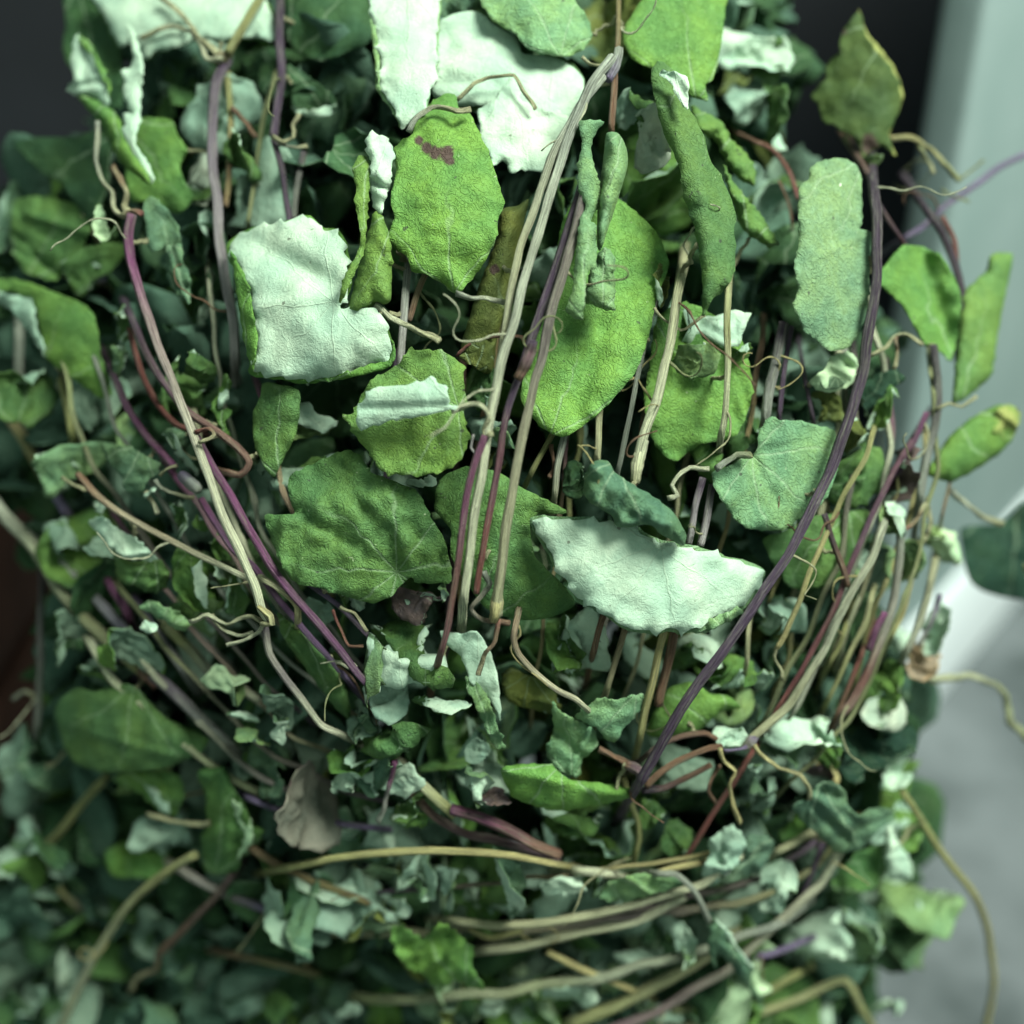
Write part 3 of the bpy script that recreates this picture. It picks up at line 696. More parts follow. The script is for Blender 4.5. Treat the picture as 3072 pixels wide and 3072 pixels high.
leaf('br', T('B','150,815 190,850 190,1000 175,1200 165,1320 110,1450 40,1600 30,1560 60,1450 130,1320 140,1230 110,1050 120,1000 100,880',-9,ser=5,per=26,bulge=2,gx=4),
     U('B','170,740 210,690 240,720 270,710 320,810 290,1000 260,1130 220,1110 200,1020 190,900 200,850 175,790',-7,ser=5,per=28,bulge=3), T('B','220,1110 270,1160 300,1270 310,1400 300,1590 230,1600 150,1640 50,1660 40,1690 90,1570 150,1350 190,1200',-8,ser=4,bulge=4), label='narrow curled leaf with pale lining between the pale leaf and the scarred one')
leaf('ol', T('B','880,1110 980,1080 1030,1050 1000,1200 960,1400 930,1500 900,1650 860,1800 840,1960 780,1960 700,1900 670,1830 740,1600 770,1500 810,1400 860,1250',3,marks=((0,1483,808,19),),ser=2,bulge=6), T('E','660,120 780,60 850,40 820,150 800,210 700,150',1,ser=3), label='olive strip of leaf with a red ringed gall behind the centre stems')
leaf('gg', T('B','1290,650 1340,630 1430,640 1390,690 1360,760 1370,850 1410,1000 1390,1100 1350,1160 1385,1190 1385,1400 1340,1440 1310,1680 1225,1640 1260,1530 1270,1400 1300,1150 1330,1090 1290,1000 1290,850 1310,760',-13,ser=4,per=26,bulge=3,ang=0,gx=2),
     T('B','1440,700 1500,700 1545,780 1550,880 1500,1050 1450,1200 1410,1320 1390,1300 1390,1150 1400,1000 1420,850 1430,760',-12,ser=1,bulge=8), T('B','1350,1420 1420,1300 1480,1350 1480,1630 1400,1620 1320,1590 1340,1480',-8,ser=2,bulge=4), label='grey green leaf rolled into tubes, hanging right of the centre stems')
leaf('yg', T('Z','1060,420 1090,375 1150,365 1200,400 1240,440 1262,500 1240,560 1225,630 1200,700 1150,760 1105,800 1062,825 1020,805 985,760 985,720 1000,680 1010,640 1030,590 1045,520',3,ser=2,bulge=4,rough=1.0,gx=-0.5,crease=((1975,800,1800,980,3.0,26),(1800,980,1730,1230,2.4,26),(1930,860,1760,1010,-2.5,30))), label='big bright yellow green leaf right of the centre stems')
leaf('yg', T('Z','1175,60 1210,0 1230,-40 1372,-40 1368,20 1360,90 1345,150 1330,160 1335,190 1300,180 1270,150 1230,130 1190,110',2,ser=2,bulge=4), label='bright green leaf at the top right of centre')
leaf('md', T('Z','1228,150 1240,115 1275,135 1290,185 1310,220 1330,260 1340,300 1365,340 1388,400 1385,440 1388,480 1380,530 1345,565 1325,595 1325,540 1320,480 1310,430 1290,370 1280,310 1255,260 1240,210',-13,ser=4,per=60,bulge=3.9,ang=-0.35,rough=1.25,crease=((1990,300,2110,600,-2.0,22),(2110,600,2130,900,-2.0,22))), U('Z','1242,140 1260,133 1297,145 1300,180 1297,207 1284,195 1262,155',-18,ser=4,bulge=1), label='long dark green leaf rolled lengthwise with a white tip, upper right')
leaf('md', U('B','1590,640 1680,540 1700,600 1760,730 1795,850 1780,885 1740,880 1690,780 1660,720',-2,ser=2,bulge=4), tint='p')
leaf('md', U('B','1500,480 1600,470 1690,530 1600,640 1510,650',2,ser=2), tint='d')
leaf('br', T('C','350,860 400,960 480,1050 560,1150 620,1240 640,1290 580,1300 480,1230 430,1180 400,1080 370,1000',6,ser=4,bulge=5), T('C','170,560 250,590 340,640 400,740 480,820 520,900 510,980 440,950 360,850 300,740 220,700',9,ser=2,bulge=4))
# --- upper right
leaf('md', U('C','330,130 400,80 560,120 640,200 720,320 700,400 560,310 400,340 300,350',26,ser=4), tint='w')
leaf('md', U('C','370,420 500,340 620,340 690,420 600,500 520,560 450,580 350,530',28,ser=4), tint='d')
leaf('md', T('C','620,480 690,440 680,600 650,760 600,760',24))
leaf('od_shade', T('C','1060,60 1100,180 1150,260 1220,340 1270,430 1285,540 1250,640 1220,700 1245,810 1180,770 1080,830 1050,740 980,700 930,660 870,640 850,560 810,500 880,430 900,330 960,270 970,180',18,marks=((0,2609,432,34),(0,2532,96,12),),ser=5,bulge=3,gx=-6,gy=1.5,ang=0), T('C','1060,45 1100,165 1185,268 1255,370 1295,500 1248,640 1222,720 1255,818 1230,805 1205,700 1260,540 1240,400 1150,280 1080,180',16.5,marks=((1,2578,34,60),(1,2598,96,60),(1,2646,153,60),(1,2683,210,60),(1,2703,284,60),(1,2683,364,60),(1,2669,409,60),(1,2680,461,60),),ser=3), label='shade-darkened olive leaf standing upright at the top right')  # turned from the lamp, and its shade also painted into the colour
leaf('lt', T('C','1085,840 1150,800 1200,830 1160,880 1100,890',14,ser=2))
leaf('lg', T('C','860,850 960,830 1040,860 1075,920 1080,1050 1080,1180 1060,1200 1130,1230 1120,1400 1110,1600 1080,1720 1010,1830 910,1850 840,1800 770,1750 750,1680 715,1610 740,1520 720,1400 745,1280 740,1100 750,980 800,940 800,890',-6,marks=((2,2436,540,17),(2,2444,592,17),(2,2461,643,22),(2,2518,552,25),(2,2541,603,28),(2,2473,984,17),),ser=4,per=26,bulge=2,rough=0.5,gx=0.4,crease=((2460,770,2600,700,-0.8,10),)), label='tall light green oval leaf with white flecks, upper right')
leaf('br', T('C','1160,1460 1220,1370 1300,1290 1420,1310 1500,1350 1560,1450 1600,1560 1590,1700 1550,1900 1480,1850 1400,1810 1330,1680 1280,1600 1180,1510',6,ser=3,bulge=5,crease=((2760,760,2850,1020,4,36),)))
leaf('br', T('Z','1870,480 1911,480 1900,545 1885,620 1875,690 1870,710 1830,745 1797,762 1800,710 1805,640 1812,560 1835,535 1860,510',10,ser=3,bulge=4), label='slim yellow green leaf at the right edge against the white box')
leaf('br', T('F','1420,740 1480,620 1560,520 1680,430 1800,375 1890,390 1915,430 1890,520 1830,610 1740,680 1640,740 1540,785 1460,760',12,marks=((1,3025,1256,40),(0,3056,1227,10),),ser=3,bulge=5), T('F','1760,420 1830,380 1890,390 1915,430 1890,520 1830,600 1770,560',10.6,marks=((1,3025,1256,62),(0,3056,1230,11),),ser=3,bulge=2), label='yellow green leaf with a brown tip jutting out at the right')
leaf('gg', T('F','590,440 640,455 760,460 840,485 935,510 940,600 950,720 900,850 820,950 740,980 670,1035 580,1040 480,1030 430,1000 370,930 310,830 285,740 350,710 450,660 500,640 530,590 530,530',-2,ser=4,per=34,bulge=2,rough=0.6,base=(2255,1366),crease=((2255,1366,2420,1320,0.8,10),(2255,1366,2330,1500,0.8,10))), label='grey green heart-shaped leaf with radiating veins beside the dark purple stem')
leaf('md', T('F','960,650 1100,580 1200,630 1250,720 1200,830 1100,910 920,910 900,850',8,ser=2,bulge=4))
leaf('md', T('F','560,1080 680,1040 830,960 950,950 1110,930 1110,1080 1040,1200 940,1300 840,1340 700,1340 600,1200',12,ser=3,bulge=4))
leaf('br', T('Z','1225,690 1240,600 1290,570 1340,590 1400,640 1420,740 1390,820 1320,840 1270,870 1230,830 1215,760',8,ser=4,bulge=5,rough=1.3))
leaf('lt', T('F','180,20 140,40 100,110 110,190 210,260 280,220 330,130 290,100 200,110 160,70',2,ser=4,bulge=4))
leaf('br', U('Z','1285,565 1325,600 1400,610 1418,640 1390,660 1355,660 1330,665 1300,640',4,ser=3,bulge=3))
leaf('br', T('F','390,130 440,80 500,40 495,70 450,110 400,160',3,ser=3)); leaf('ol', T('C','20,1400 60,1380 70,1500 40,1600 -10,1620 -20,1500',2,ser=2))
leaf('tg', U('F','800,260 880,180 900,130 1000,95 1060,130 1050,200 1030,270 960,300 880,310',3,ser=3,bulge=-3,rough=1.6), T('F','860,250 930,225 1000,255 950,290 880,295',2,ser=0,bulge=-2), tint='y')
leaf('br', U('F','1270,230 1260,300 1230,400 1170,500 1120,490 1160,400 1190,330 1230,260',5,ser=4,bulge=3))
leaf('vd', T('F','1080,260 1180,180 1280,200 1230,290 1180,350 1140,440 1090,400',7,ser=3))
leaf('ol', T('F','820,300 960,320 1000,400 960,460 900,470 850,400',9,ser=3)); leaf('ol', T('F','1010,560 1050,440 1120,510 1100,600 1030,630',5,ser=3))
leaf('bn', T('F','1240,720 1340,600 1410,590 1360,700 1370,800 1330,880 1200,890 1250,790',5,ser=4,bulge=-3,rough=1.5), label='brown withered curl of leaf')
leaf('lt', T('F','1180,920 1280,890 1330,910 1310,1010 1260,1060 1240,1090 1190,1000',3,ser=4,bulge=3))
leaf('gg', U('F','560,1480 640,1390 800,1380 740,1500 640,1600 560,1600 600,1500',12,ser=5,rough=1.5), tint='d')
leaf('md', T('F','60,1720 130,1650 250,1620 350,1640 320,1760 260,1800 60,1800',14,ser=3)); leaf('br', T('F','370,1720 460,1690 560,1760 610,1810 590,1880 500,1910 400,1890 280,1850',12,ser=2,bulge=4))
leaf('br', T('I','0,250 60,160 180,130 280,190 370,200 440,265 330,290 230,380 120,420 40,420 -60,400',10,ser=2,bulge=4))
leaf('lt', T('F','1290,1100 1370,1090 1380,1290 1310,1310',16)); leaf('gg', U('F','1120,1140 1230,1120 1240,1350 1110,1370 1090,1280',16), tint='d'); leaf('gg', U('F','1020,1270 1080,1150 1130,1140 1100,1260 1050,1290',12))
leaf('lt', U('F','1440,1040 1500,990 1600,1050 1610,1200 1540,1230 1500,1130',20,ser=9,per=16,rough=2), tint='y', label='pale fuzzy tuft')
leaf('br', T('F','1140,1780 1220,1740 1300,1830 1310,1932 1250,2000 1100,1932',18,ser=4)); leaf('gg', U('F','1490,1420 1540,1450 1520,1600 1500,1700 1400,1660 1470,1560',20,ser=4))
leaf('on', T('F','1340,1700 1420,1640 1500,1690 1480,1800 1360,1830',22,ser=3), tint='o')
# --- centre
leaf('br', T('E','210,235 330,170 400,85 490,90 570,85 640,130 690,170 690,250 700,330 690,460 720,540 680,660 600,720 500,745 380,750 250,730 200,650 120,550 60,430 110,420 140,330',-6,ser=9,per=40,bulge=4,base=(1376,1222)),
     U('E','135,505 125,390 170,340 200,290 280,275 380,270 480,245 515,225 560,265 600,290 610,370 660,385 600,410 450,440 300,460',-13,ser=6,per=44,rough=0.45,ruff=0.4,bulge=1.5,gy=1.2,base=(1376,1222),crease=((1080,1225,1370,1215,0.9,12),)), label='round green leaf folded over to show a pale flap, left of the centre stems')
leaf('md', T('Z','545,900 580,880 650,850 680,860 700,890 740,905 790,930 810,970 840,1020 853,1090 840,1100 790,1100 775,1090 755,1105 740,1125 700,1138 650,1125 610,1112 550,1095 520,1040 498,975 525,970 555,968 545,935',-3,ser=4,bulge=4,rough=1.7,base=(1190,1716),crease=((890,1535,1190,1716,1.8,18),(1050,1480,1200,1700,1.0,20),(1180,1500,1230,1680,-1.0,24))), label='large wrinkled dark green leaf below the folded one')
leaf('md', T('Z','830,905 880,880 940,890 985,920 1068,962 1060,970 1020,970 1000,985 1010,1050 1060,1100 1085,1140 1040,1165 980,1170 920,1150 880,1100 850,1050 850,1000 820,960',4,ser=2,bulge=5,rough=1.2))
leaf('gg', U('Z','1003,980 1060,978 1150,985 1200,1000 1240,1020 1330,1040 1400,1060 1443,1078 1430,1110 1400,1145 1350,1165 1320,1185 1280,1190 1258,1185 1230,1192 1180,1185 1150,1165 1110,1140 1090,1130 1075,1105 1045,1070 1040,1045 1015,1010',-6,ser=12,per=58,bulge=5,rough=0.9,gy=-0.8,base=(1985,1640),crease=((1975,1625,2008,1885,1.0,9),)), T('Z','1300,1190 1340,1168 1390,1146 1402,1158 1380,1172 1330,1194',-5,ser=3), label='broad pale cream leaf lying across the lower right of centre')
leaf('tg', T('Z','1113,875 1145,868 1160,890 1195,915 1230,935 1270,965 1293,1005 1290,1030 1250,1010 1225,990 1170,995 1150,970 1110,945 1100,920',-13,ser=3,bulge=6,rough=2.2,crease=((1800,1470,1950,1590,1.6,20),)), label='small dark curled leaf resting on the broad pale cream one')
leaf('bn', T('E','270,1410 350,1390 430,1430 580,1440 540,1470 430,1480 330,1450',2,ser=2,bulge=3), label='brown dry sliver')
leaf('gg', U('E','380,760 430,750 540,740 520,790 440,820',0,ser=2)); leaf('gg', U('E','560,1330 600,1320 590,1420 560,1400',1,ser=2)); leaf('gg', U('E','700,430 850,430 960,460 940,600 850,600 740,520',4,ser=2), tint='d')
leaf('md', T('E','690,180 800,210 880,280 870,420 720,420',7,ser=2)); leaf('dk', T('E','1200,690 1290,670 1360,760 1330,860 1180,870',8))
leaf('gg', U('H','150,90 170,40 260,-20 340,30 420,10 520,30 590,60 560,170 480,170 420,120 330,110 240,120 150,130',-6), free=1, label='crumpled pale leaf at the waist, below the large wrinkled leaf')
leaf('md', T('H','170,-20 300,-70 400,-50 560,0 630,30 560,70 400,20 280,0',-3), free=1)
leaf('tg', U('H','160,180 260,110 400,130 420,200 350,330 250,340 200,260',-3), free=1, tint='d')
leaf('md', T('H','410,180 560,210 640,220 720,280 600,290 540,340 470,350 420,300',-5), free=1)
leaf('tg', U('H','90,290 160,240 220,330 230,420 100,450 60,430',-1), free=1, tint='g')
leaf('md', T('H','80,440 250,420 430,400 500,430 400,480 180,500 60,490',-3), free=1)
leaf('gg', U('Z','830,1190 870,1195 900,1190 925,1230 940,1280 945,1360 930,1330 890,1290 870,1240 840,1215',3,ser=3), T('H','690,110 760,130 830,250 870,390 905,470 850,470 790,330 720,200',0,ser=5,per=26,rough=2))
leaf('ol', T('H','890,190 1000,100 1120,110 1200,180 1200,280 1000,290 910,260',12,bulge=4)); leaf('br', T('E','1100,1540 1200,1640 1300,1720 1330,1830 1240,1800 1150,1700',6,bulge=4))
leaf('gg', U('E','1290,1450 1350,1440 1340,1560 1370,1680 1400,1760 1340,1800 1300,1640 1270,1590',3,ser=5,per=26,rough=1.6)); leaf('md', T('E','1150,1500 1250,1480 1290,1580 1330,1700 1370,1790 1260,1720 1180,1620',8,bulge=3))
leaf('gg', T('H','1150,230 1190,280 1260,320 1380,380 1390,470 1320,540 1290,640 1220,620 1150,560 1120,480 1160,390',2,ser=4,bulge=3,rough=1.3), T('H','1270,310 1340,260 1390,210 1500,215 1630,190 1620,280 1550,350 1480,450 1430,430 1380,370',1,ser=5,bulge=3,rough=1.3), label='grey green two-lobed leaf in front of the dark hollow')
leaf('br', T('H','880,590 1000,560 1150,570 1240,640 1400,660 1560,690 1560,740 1400,780 1200,810 1050,780 940,730',-2,ser=4,bulge=4,crease=((1500,2310,1850,2380,-2,22),)))
leaf('gg', U('H','690,650 740,600 830,580 850,660 790,710 740,750 700,800',-4,ser=5,rough=1.5)); leaf('bn', T('H','750,760 860,700 935,690 900,770 840,800 780,790',-4,ser=2,bulge=4))
leaf('gg', U('H','-20,620 60,620 110,660 100,730 -20,720',-2,ser=3)); leaf('gg', U('H','140,680 330,580 420,600 480,660 330,670 230,730 150,730',-2,ser=3,bulge=3))
leaf('yg', T('H','-40,510 120,500 230,530 150,620 60,600 -20,590',0,ser=3)); leaf('tg', T('H','100,780 130,640 220,560 330,490 360,480 280,580 180,640 140,720',-5,ser=4,per=26))
leaf('md', T('H','290,900 360,800 430,740 490,720 450,830 340,900',0)); leaf('br', T('H','430,820 490,900 470,930 380,890 290,920 380,840',2))
leaf('gg', U('H','690,470 740,430 830,480 800,560 700,560',4,rough=2), tint='d'); leaf('md', T('H','1070,850 1200,830 1330,900 1420,880 1300,960 1160,980',6,bulge=3))
leaf('md', T('H','1600,750 1720,780 1760,820 1680,920 1600,860',8)); leaf('md', T('H','1720,960 1800,870 1900,910 1880,1000 1780,1060 1720,1020',8,bulge=4))
# --- lower centre
leaf('gg', U('H','370,1130 500,1020 530,1070 520,1180 500,1290 420,1270 340,1210',2,ser=4,rough=1.8)); leaf('gg', U('H','540,1130 660,1110 640,1200 570,1270',3,ser=4,rough=1.5), tint='d'); leaf('gg', U('H','280,1310 360,1260 410,1330 380,1390',0,ser=4,rough=1.5))
leaf('tg', T('H','880,1010 940,1050 960,1130 940,1240 975,1290 960,1440 940,1420 940,1330 900,1200 880,1120',-8,ser=3,bulge=3,rough=1.6), label='narrow dark leaf hanging over the golden hoop stem')
leaf('gg', U('H','1080,1190 1170,1150 1260,1160 1330,1250 1240,1300 1130,1280',-1,ser=4,rough=1.5)); leaf('gg', T('H','1400,1270 1450,1190 1600,1140 1800,1150 1840,1190 1650,1260 1480,1290',-2,bulge=3)); leaf('md', T('H','580,1380 620,1280 690,1150 700,1200 660,1310 610,1400',3))
leaf('yg', T('H','300,1430 370,1420 470,1480 560,1400 640,1440 740,1540 730,1620 800,1750 720,1740 640,1700 560,1760 480,1680 400,1640 330,1560',-5,ser=7,per=26,bulge=3,rough=3.6), label='crinkled yellow green leaf at the bottom left of centre')
leaf('gg', U('H','1100,1740 1190,1680 1290,1700 1390,1750 1400,1830 1320,1900 1160,1900',2,ser=5,rough=3))
leaf('gg', U('H','770,1860 860,1820 930,1830 900,1880 820,1890',4,rough=2)); leaf('gg', U('H','20,1860 80,1820 140,1870 100,1932 20,1932',6,rough=2))
leaf('gg', U('H','1490,1560 1600,1590 1750,1560 1740,1640 1650,1660 1560,1640',10,rough=2)); leaf('gg', U('H','1650,1900 1720,1830 1800,1860 1850,1950 1640,1960',8,rough=2))
leaf('gg', U('H','1560,1690 1680,1660 1650,1740 1540,1770 1440,1800 1400,1760',10,rough=2))
# --- lower left
leaf('md', T('G','290,260 400,160 500,180 640,140 720,160 800,250 880,320 1000,380 1100,430 1060,500 980,540 880,580 740,600 600,610 520,600 400,560 340,480 310,380',9,ser=2,bulge=6,rough=1.5), label='broad dark green leaf at the lower left')
leaf('tg', U('G','-40,420 120,370 220,410 260,470 240,560 285,640 250,780 190,880 90,955 -40,990',22,ser=5,bulge=-4,rough=2), T('G','40,700 130,590 165,740 70,950 20,900',21,ser=0,bulge=-2), tint='d', free=1, label='curled grey leaf at the left edge')
leaf('br', T('G','590,640 720,600 930,610 970,720 930,830 850,820 740,720',18,bulge=3), U('G','720,610 760,620 890,780 880,830 800,740',16.5,ser=2))
leaf('md', T('G','1040,600 1180,580 1230,680 1290,780 1330,880 1390,910 1350,1000 1270,1060 1260,1120 1150,1150 1080,1120 1060,950 1090,880 1080,720',8,ser=3,bulge=4,rough=2), U('G','1220,740 1290,800 1330,900 1330,970 1250,1060 1290,940 1240,840',6,ser=6,per=22), tint='y')
leaf('bn', U('G','1580,570 1640,690 1730,730 1790,760 1750,900 1680,980 1600,1040 1480,1010 1430,880 1440,790 1520,710',-4,ser=3,bulge=-4,rough=1.8), T('G','1640,560 1700,500 1760,560 1740,720 1690,760 1650,680',-5,bulge=2), tint='b', free=1, label='brown withered cupped leaf at the lower left of centre')
leaf('yg', T('G','510,1000 680,990 830,1020 900,1050 820,1130 720,1230 600,1240 520,1190 550,1100',18,bulge=4,crease=((370,2640,470,2570,4,20),)), label='blurred yellow green leaf at the lower left')
leaf('tg', T('G','1240,440 1400,470 1560,580 1520,700 1420,740 1310,700 1260,560',9,bulge=4))
leaf('lt', U('G','1060,80 1110,20 1150,60 1180,150 1280,270 1240,290 1180,210 1130,130 1070,140',0,ser=4,rough=2), tint='y'); leaf('gg', U('G','1200,290 1300,280 1360,350 1290,360',2,rough=1.5)); leaf('gg', U('G','1400,430 1440,380 1530,310 1540,370 1480,470',-1,ser=2)); leaf('tg', U('G','1410,350 1450,150 1510,180 1490,330 1430,420',1,bulge=3), tint='g')
leaf('lt', T('G','1230,360 1290,390 1380,450 1410,490 1350,510 1310,440',-1,ser=6,per=18,rough=2))
leaf('md', T('D','1460,1470 1520,1510 1700,1660 1800,1760 1830,1880 1850,2030 1780,1990 1650,1820 1560,1700 1490,1600',3,ser=3,bulge=5,crease=((850,1870,1010,2080,2,12),)))
leaf('gg', U('G','690,920 760,870 850,890 1000,900 990,970 880,980 820,1010 700,980',16,rough=3), tint='d')
leaf('tg', T('G','210,1680 250,1560 320,1540 360,1620 350,1730 260,1780',16,rough=2)); leaf('tg', U('G','700,1400 760,1330 900,1350 930,1440 820,1500 720,1480',18,rough=2), tint='g')
leaf('tg', U('G','840,1680 900,1650 960,1670 1020,1590 1000,1680 930,1740 850,1740',12), tint='d'); leaf('md', T('G','1380,1820 1500,1800 1560,1860 1480,1932 1380,1910',12))
# --- middle left
leaf('gg', T('D','270,550 330,540 410,560 470,620 540,640 580,680 500,700 420,740 340,750 290,790 270,860 200,900 165,870 180,790 230,720 240,640',6,ser=3,bulge=6,rough=1.6), label='light green curled leaf at the left')
leaf('tg', T('D','530,580 600,600 680,590 760,640 860,690 830,740 770,780 760,830 740,870 660,830 640,760 570,680',2,ser=4,bulge=2), U('D','750,850 790,820 830,800 820,830 770,860',0,ser=2))
leaf('tg', T('D','820,500 900,495 1000,530 1050,640 1060,740 990,720 930,680 900,600 860,540',4,ser=4,rough=1.5)); leaf('md', T('D','870,150 920,110 960,180 980,250 1060,290 1080,350 1070,440 940,440 840,420 830,340 890,260',6,ser=2,bulge=4))
leaf('md', T('D','970,90 1040,100 1110,160 1110,240 970,250 980,190 1000,150',3,ser=4)); leaf('br', T('D','1190,210 1220,260 1200,350 1150,400 1230,400 1190,480 1220,560 1170,540 1140,450 1110,400 1140,320',5,rough=2), U('D','1145,330 1200,295 1205,345 1150,400',3.5))
leaf('md', T('D','1390,260 1480,270 1575,300 1580,400 1560,530 1500,650 1440,760 1380,680 1335,560 1335,420 1370,330',0,ser=2,bulge=3,rough=0.8), label='plain oval green leaf under the big pale one')
leaf('md', U('D','460,990 540,965 600,1010 680,1060 740,1100 830,1190 760,1200 680,1190 600,1140 520,1060',-2,ser=6,per=26,rough=1.2,bulge=3), T('D','590,1140 680,1195 830,1195 890,1250 880,1340 820,1370 720,1340 620,1300 600,1200',0,ser=3,bulge=5), label='pale and green folded leaf at the left under the straw stem')
leaf('md', U('D','420,1130 480,1060 560,1130 580,1200 480,1190',4), tint='g')
leaf('br', T('D','880,1140 950,1150 960,1250 1000,1330 1060,1430 1080,1480 980,1480 950,1380 900,1280',0,ser=3,bulge=6,rough=1.6)); leaf('br', T('D','1050,1200 1160,1180 1170,1300 1160,1420 1060,1420 1010,1370',8,bulge=3)); leaf('md', T('D','1180,1260 1250,1270 1310,1480 1180,1500',9,bulge=3)); leaf('br', T('D','1100,1100 1200,1020 1230,1150 1150,1200',8)); leaf('md', T('D','890,880 1000,900 1000,1000 940,1090 890,1000',7,bulge=3)); leaf('br', T('D','1010,990 1120,960 1150,1020 1080,1040',8))
leaf('gg', T('D','730,1440 800,1410 880,1450 960,1480 1010,1540 950,1570 880,1530 800,1480',-2,ser=4,rough=2), U('D','740,1550 760,1520 830,1530 830,1560 790,1580 740,1570',-3,ser=3))
leaf('tg', U('D','480,880 540,860 560,930 520,960',6)); leaf('md', T('D','870,1430 960,1420 1000,1500 900,1510',4)); leaf('gg', U('D','1600,1420 1720,1390 1760,1480 1700,1560 1610,1500',6), tint='d'); leaf('gg', U('D','1800,1380 1870,1370 1920,1420 1850,1460',4))
# --- lower right
leaf('tg', T('I','830,680 910,650 990,700 1000,760 1050,830 1150,790 1230,800 1250,850 1180,900 1080,1000 1050,1020 940,1030 880,960 780,880 710,790 740,760 800,750',-4,ser=4,bulge=3,rough=1.8,crease=((2445,2420,2540,2520,3,16),)), label='blue grey green folded leaf at the lower right')
leaf('gg', U('I','300,390 400,380 480,400 430,460 360,470',2)); leaf('gg', U('I','560,390 650,350 880,340 970,350 900,440 830,510 760,580 640,540 540,450',3,ser=3,bulge=4), label='mint pale leaf beside the knot at the lower right')
leaf('gg', U('I','1180,640 1250,610 1280,520 1360,470 1380,520 1330,620 1340,700 1230,700',14,rough=2)); leaf('md', U('I','1200,920 1230,890 1290,1000 1340,1100 1330,1170 1220,1160 1200,1050',6,bulge=4), T('I','900,1190 1060,1030 1200,990 1200,1150 1090,1240 960,1240',9,bulge=-3))
leaf('lt', T('I','1200,1260 1330,1220 1480,1230 1640,1290 1620,1380 1570,1430 1480,1380 1400,1440 1290,1460 1200,1490',14,ser=4,rough=2), free=1, label='light green leaf poking out over the concrete at the lower right')
leaf('gg', U('I','740,1590 830,1540 960,1500 1060,1460 1130,1380 1140,1480 1180,1600 1205,1720 1080,1710 960,1670 870,1700 920,1600',2,ser=4,rough=2.6), free=1, label='pale star-shaped leaf at the bottom right')
leaf('tg', U('I','340,920 400,880 470,960 440,1060 380,1120 290,1200 250,1200 230,1120 280,1040 260,960',0,ser=3,rough=2.6), T('I','470,960 500,930 600,950 610,1010 560,1100 480,1160 380,1190 300,1190 420,1090',1,rough=2), tint='d')
leaf('tg', T('I','260,1480 300,1370 380,1450 440,1560 510,1640 490,1700 560,1810 520,1810 440,1700 370,1600 320,1560 310,1640 280,1600',-6,ser=2,bulge=4,rough=1.6), U('I','300,1380 380,1440 440,1540 505,1635 450,1590 370,1480',-7,ser=2))
leaf('gg', U('I','80,1460 150,1420 200,1500 170,1560 210,1640 150,1620 100,1540',-2,rough=2)); leaf('gg', U('I','610,1290 640,1160 670,1100 710,1110 690,1200 650,1300 640,1360 590,1340',0,rough=2))
leaf('gg', T('I','1120,1830 1200,1800 1320,1850 1300,1932 1140,1932',18)); leaf('gg', U('I','900,1390 980,1350 1030,1380 1000,1430 920,1430',2,rough=2)); leaf('yg', T('I','850,560 970,430 980,560 930,600',8)); leaf('bn', T('I','780,600 970,580 980,660 840,650',9), tint='o')
leaf('gg', U('I','1080,330 1180,220 1240,290 1340,290 1330,350 1180,400',14,rough=2), tint='p'); leaf('vd', T('I','1040,420 1180,400 1390,400 1330,520 1180,560 1080,540',16,rough=2)); leaf('vd', T('I','970,440 1060,430 1080,640 1000,660',14))
leaf('tg', U('I','560,640 640,720 650,800 560,850 480,840 540,780 580,720',4,ser=0,bulge=-2), tint='g'); leaf('gg', U('I','500,560 560,570 530,620 480,600',2), tint='d')

# families of thin stems: (label, group, how many, guide course A, guide course B, depth range, widths)
FAMILIES = [
 ('thin %s stem on the left flank, %s counted from the outer edge', 'thin stems packed on the left flank', 6, '60,900 200,1350 520,1800 900,2140 1240,2400', '760,560 800,1100 940,1560 1100,1900 1330,2200', (6, 20), (14, 26)),
 ('thin %s stem packed at the lower left, %s from the corner', 'thin stems packed at the lower left', 4, '40,1600 330,2050 700,2400 1200,2620', '300,1500 560,1850 900,2180 1330,2420', (8, 20), (14, 30)),
 ('thin %s stem on the right flank, %s counted from the dark purple stem outward', 'thin stems packed on the right flank', 9, '2420,760 2440,1200 2330,1650 2180,2050 2030,2330', '2790,900 2810,1400 2730,1800 2560,2200 2250,2500', (6, 20), (12, 24)),
 ('thin %s stem shaded behind the centre leaves, %s from the left', 'thin stems behind the centre', 8, '1180,780 1160,1200 1120,1700 1100,2150', '2360,820 2300,1250 2180,1750 2050,2250', (14, 24), (14, 26)),
 ('thin %s stem wrapped around the bottom, %s counted from the top', 'thin stems wrapped around the bottom', 4, '620,2560 1100,2600 1700,2590 2250,2480 2640,2250', '700,3060 1250,3080 1850,2980 2400,2790 2740,2480', (0, 14), (14, 34)),
]
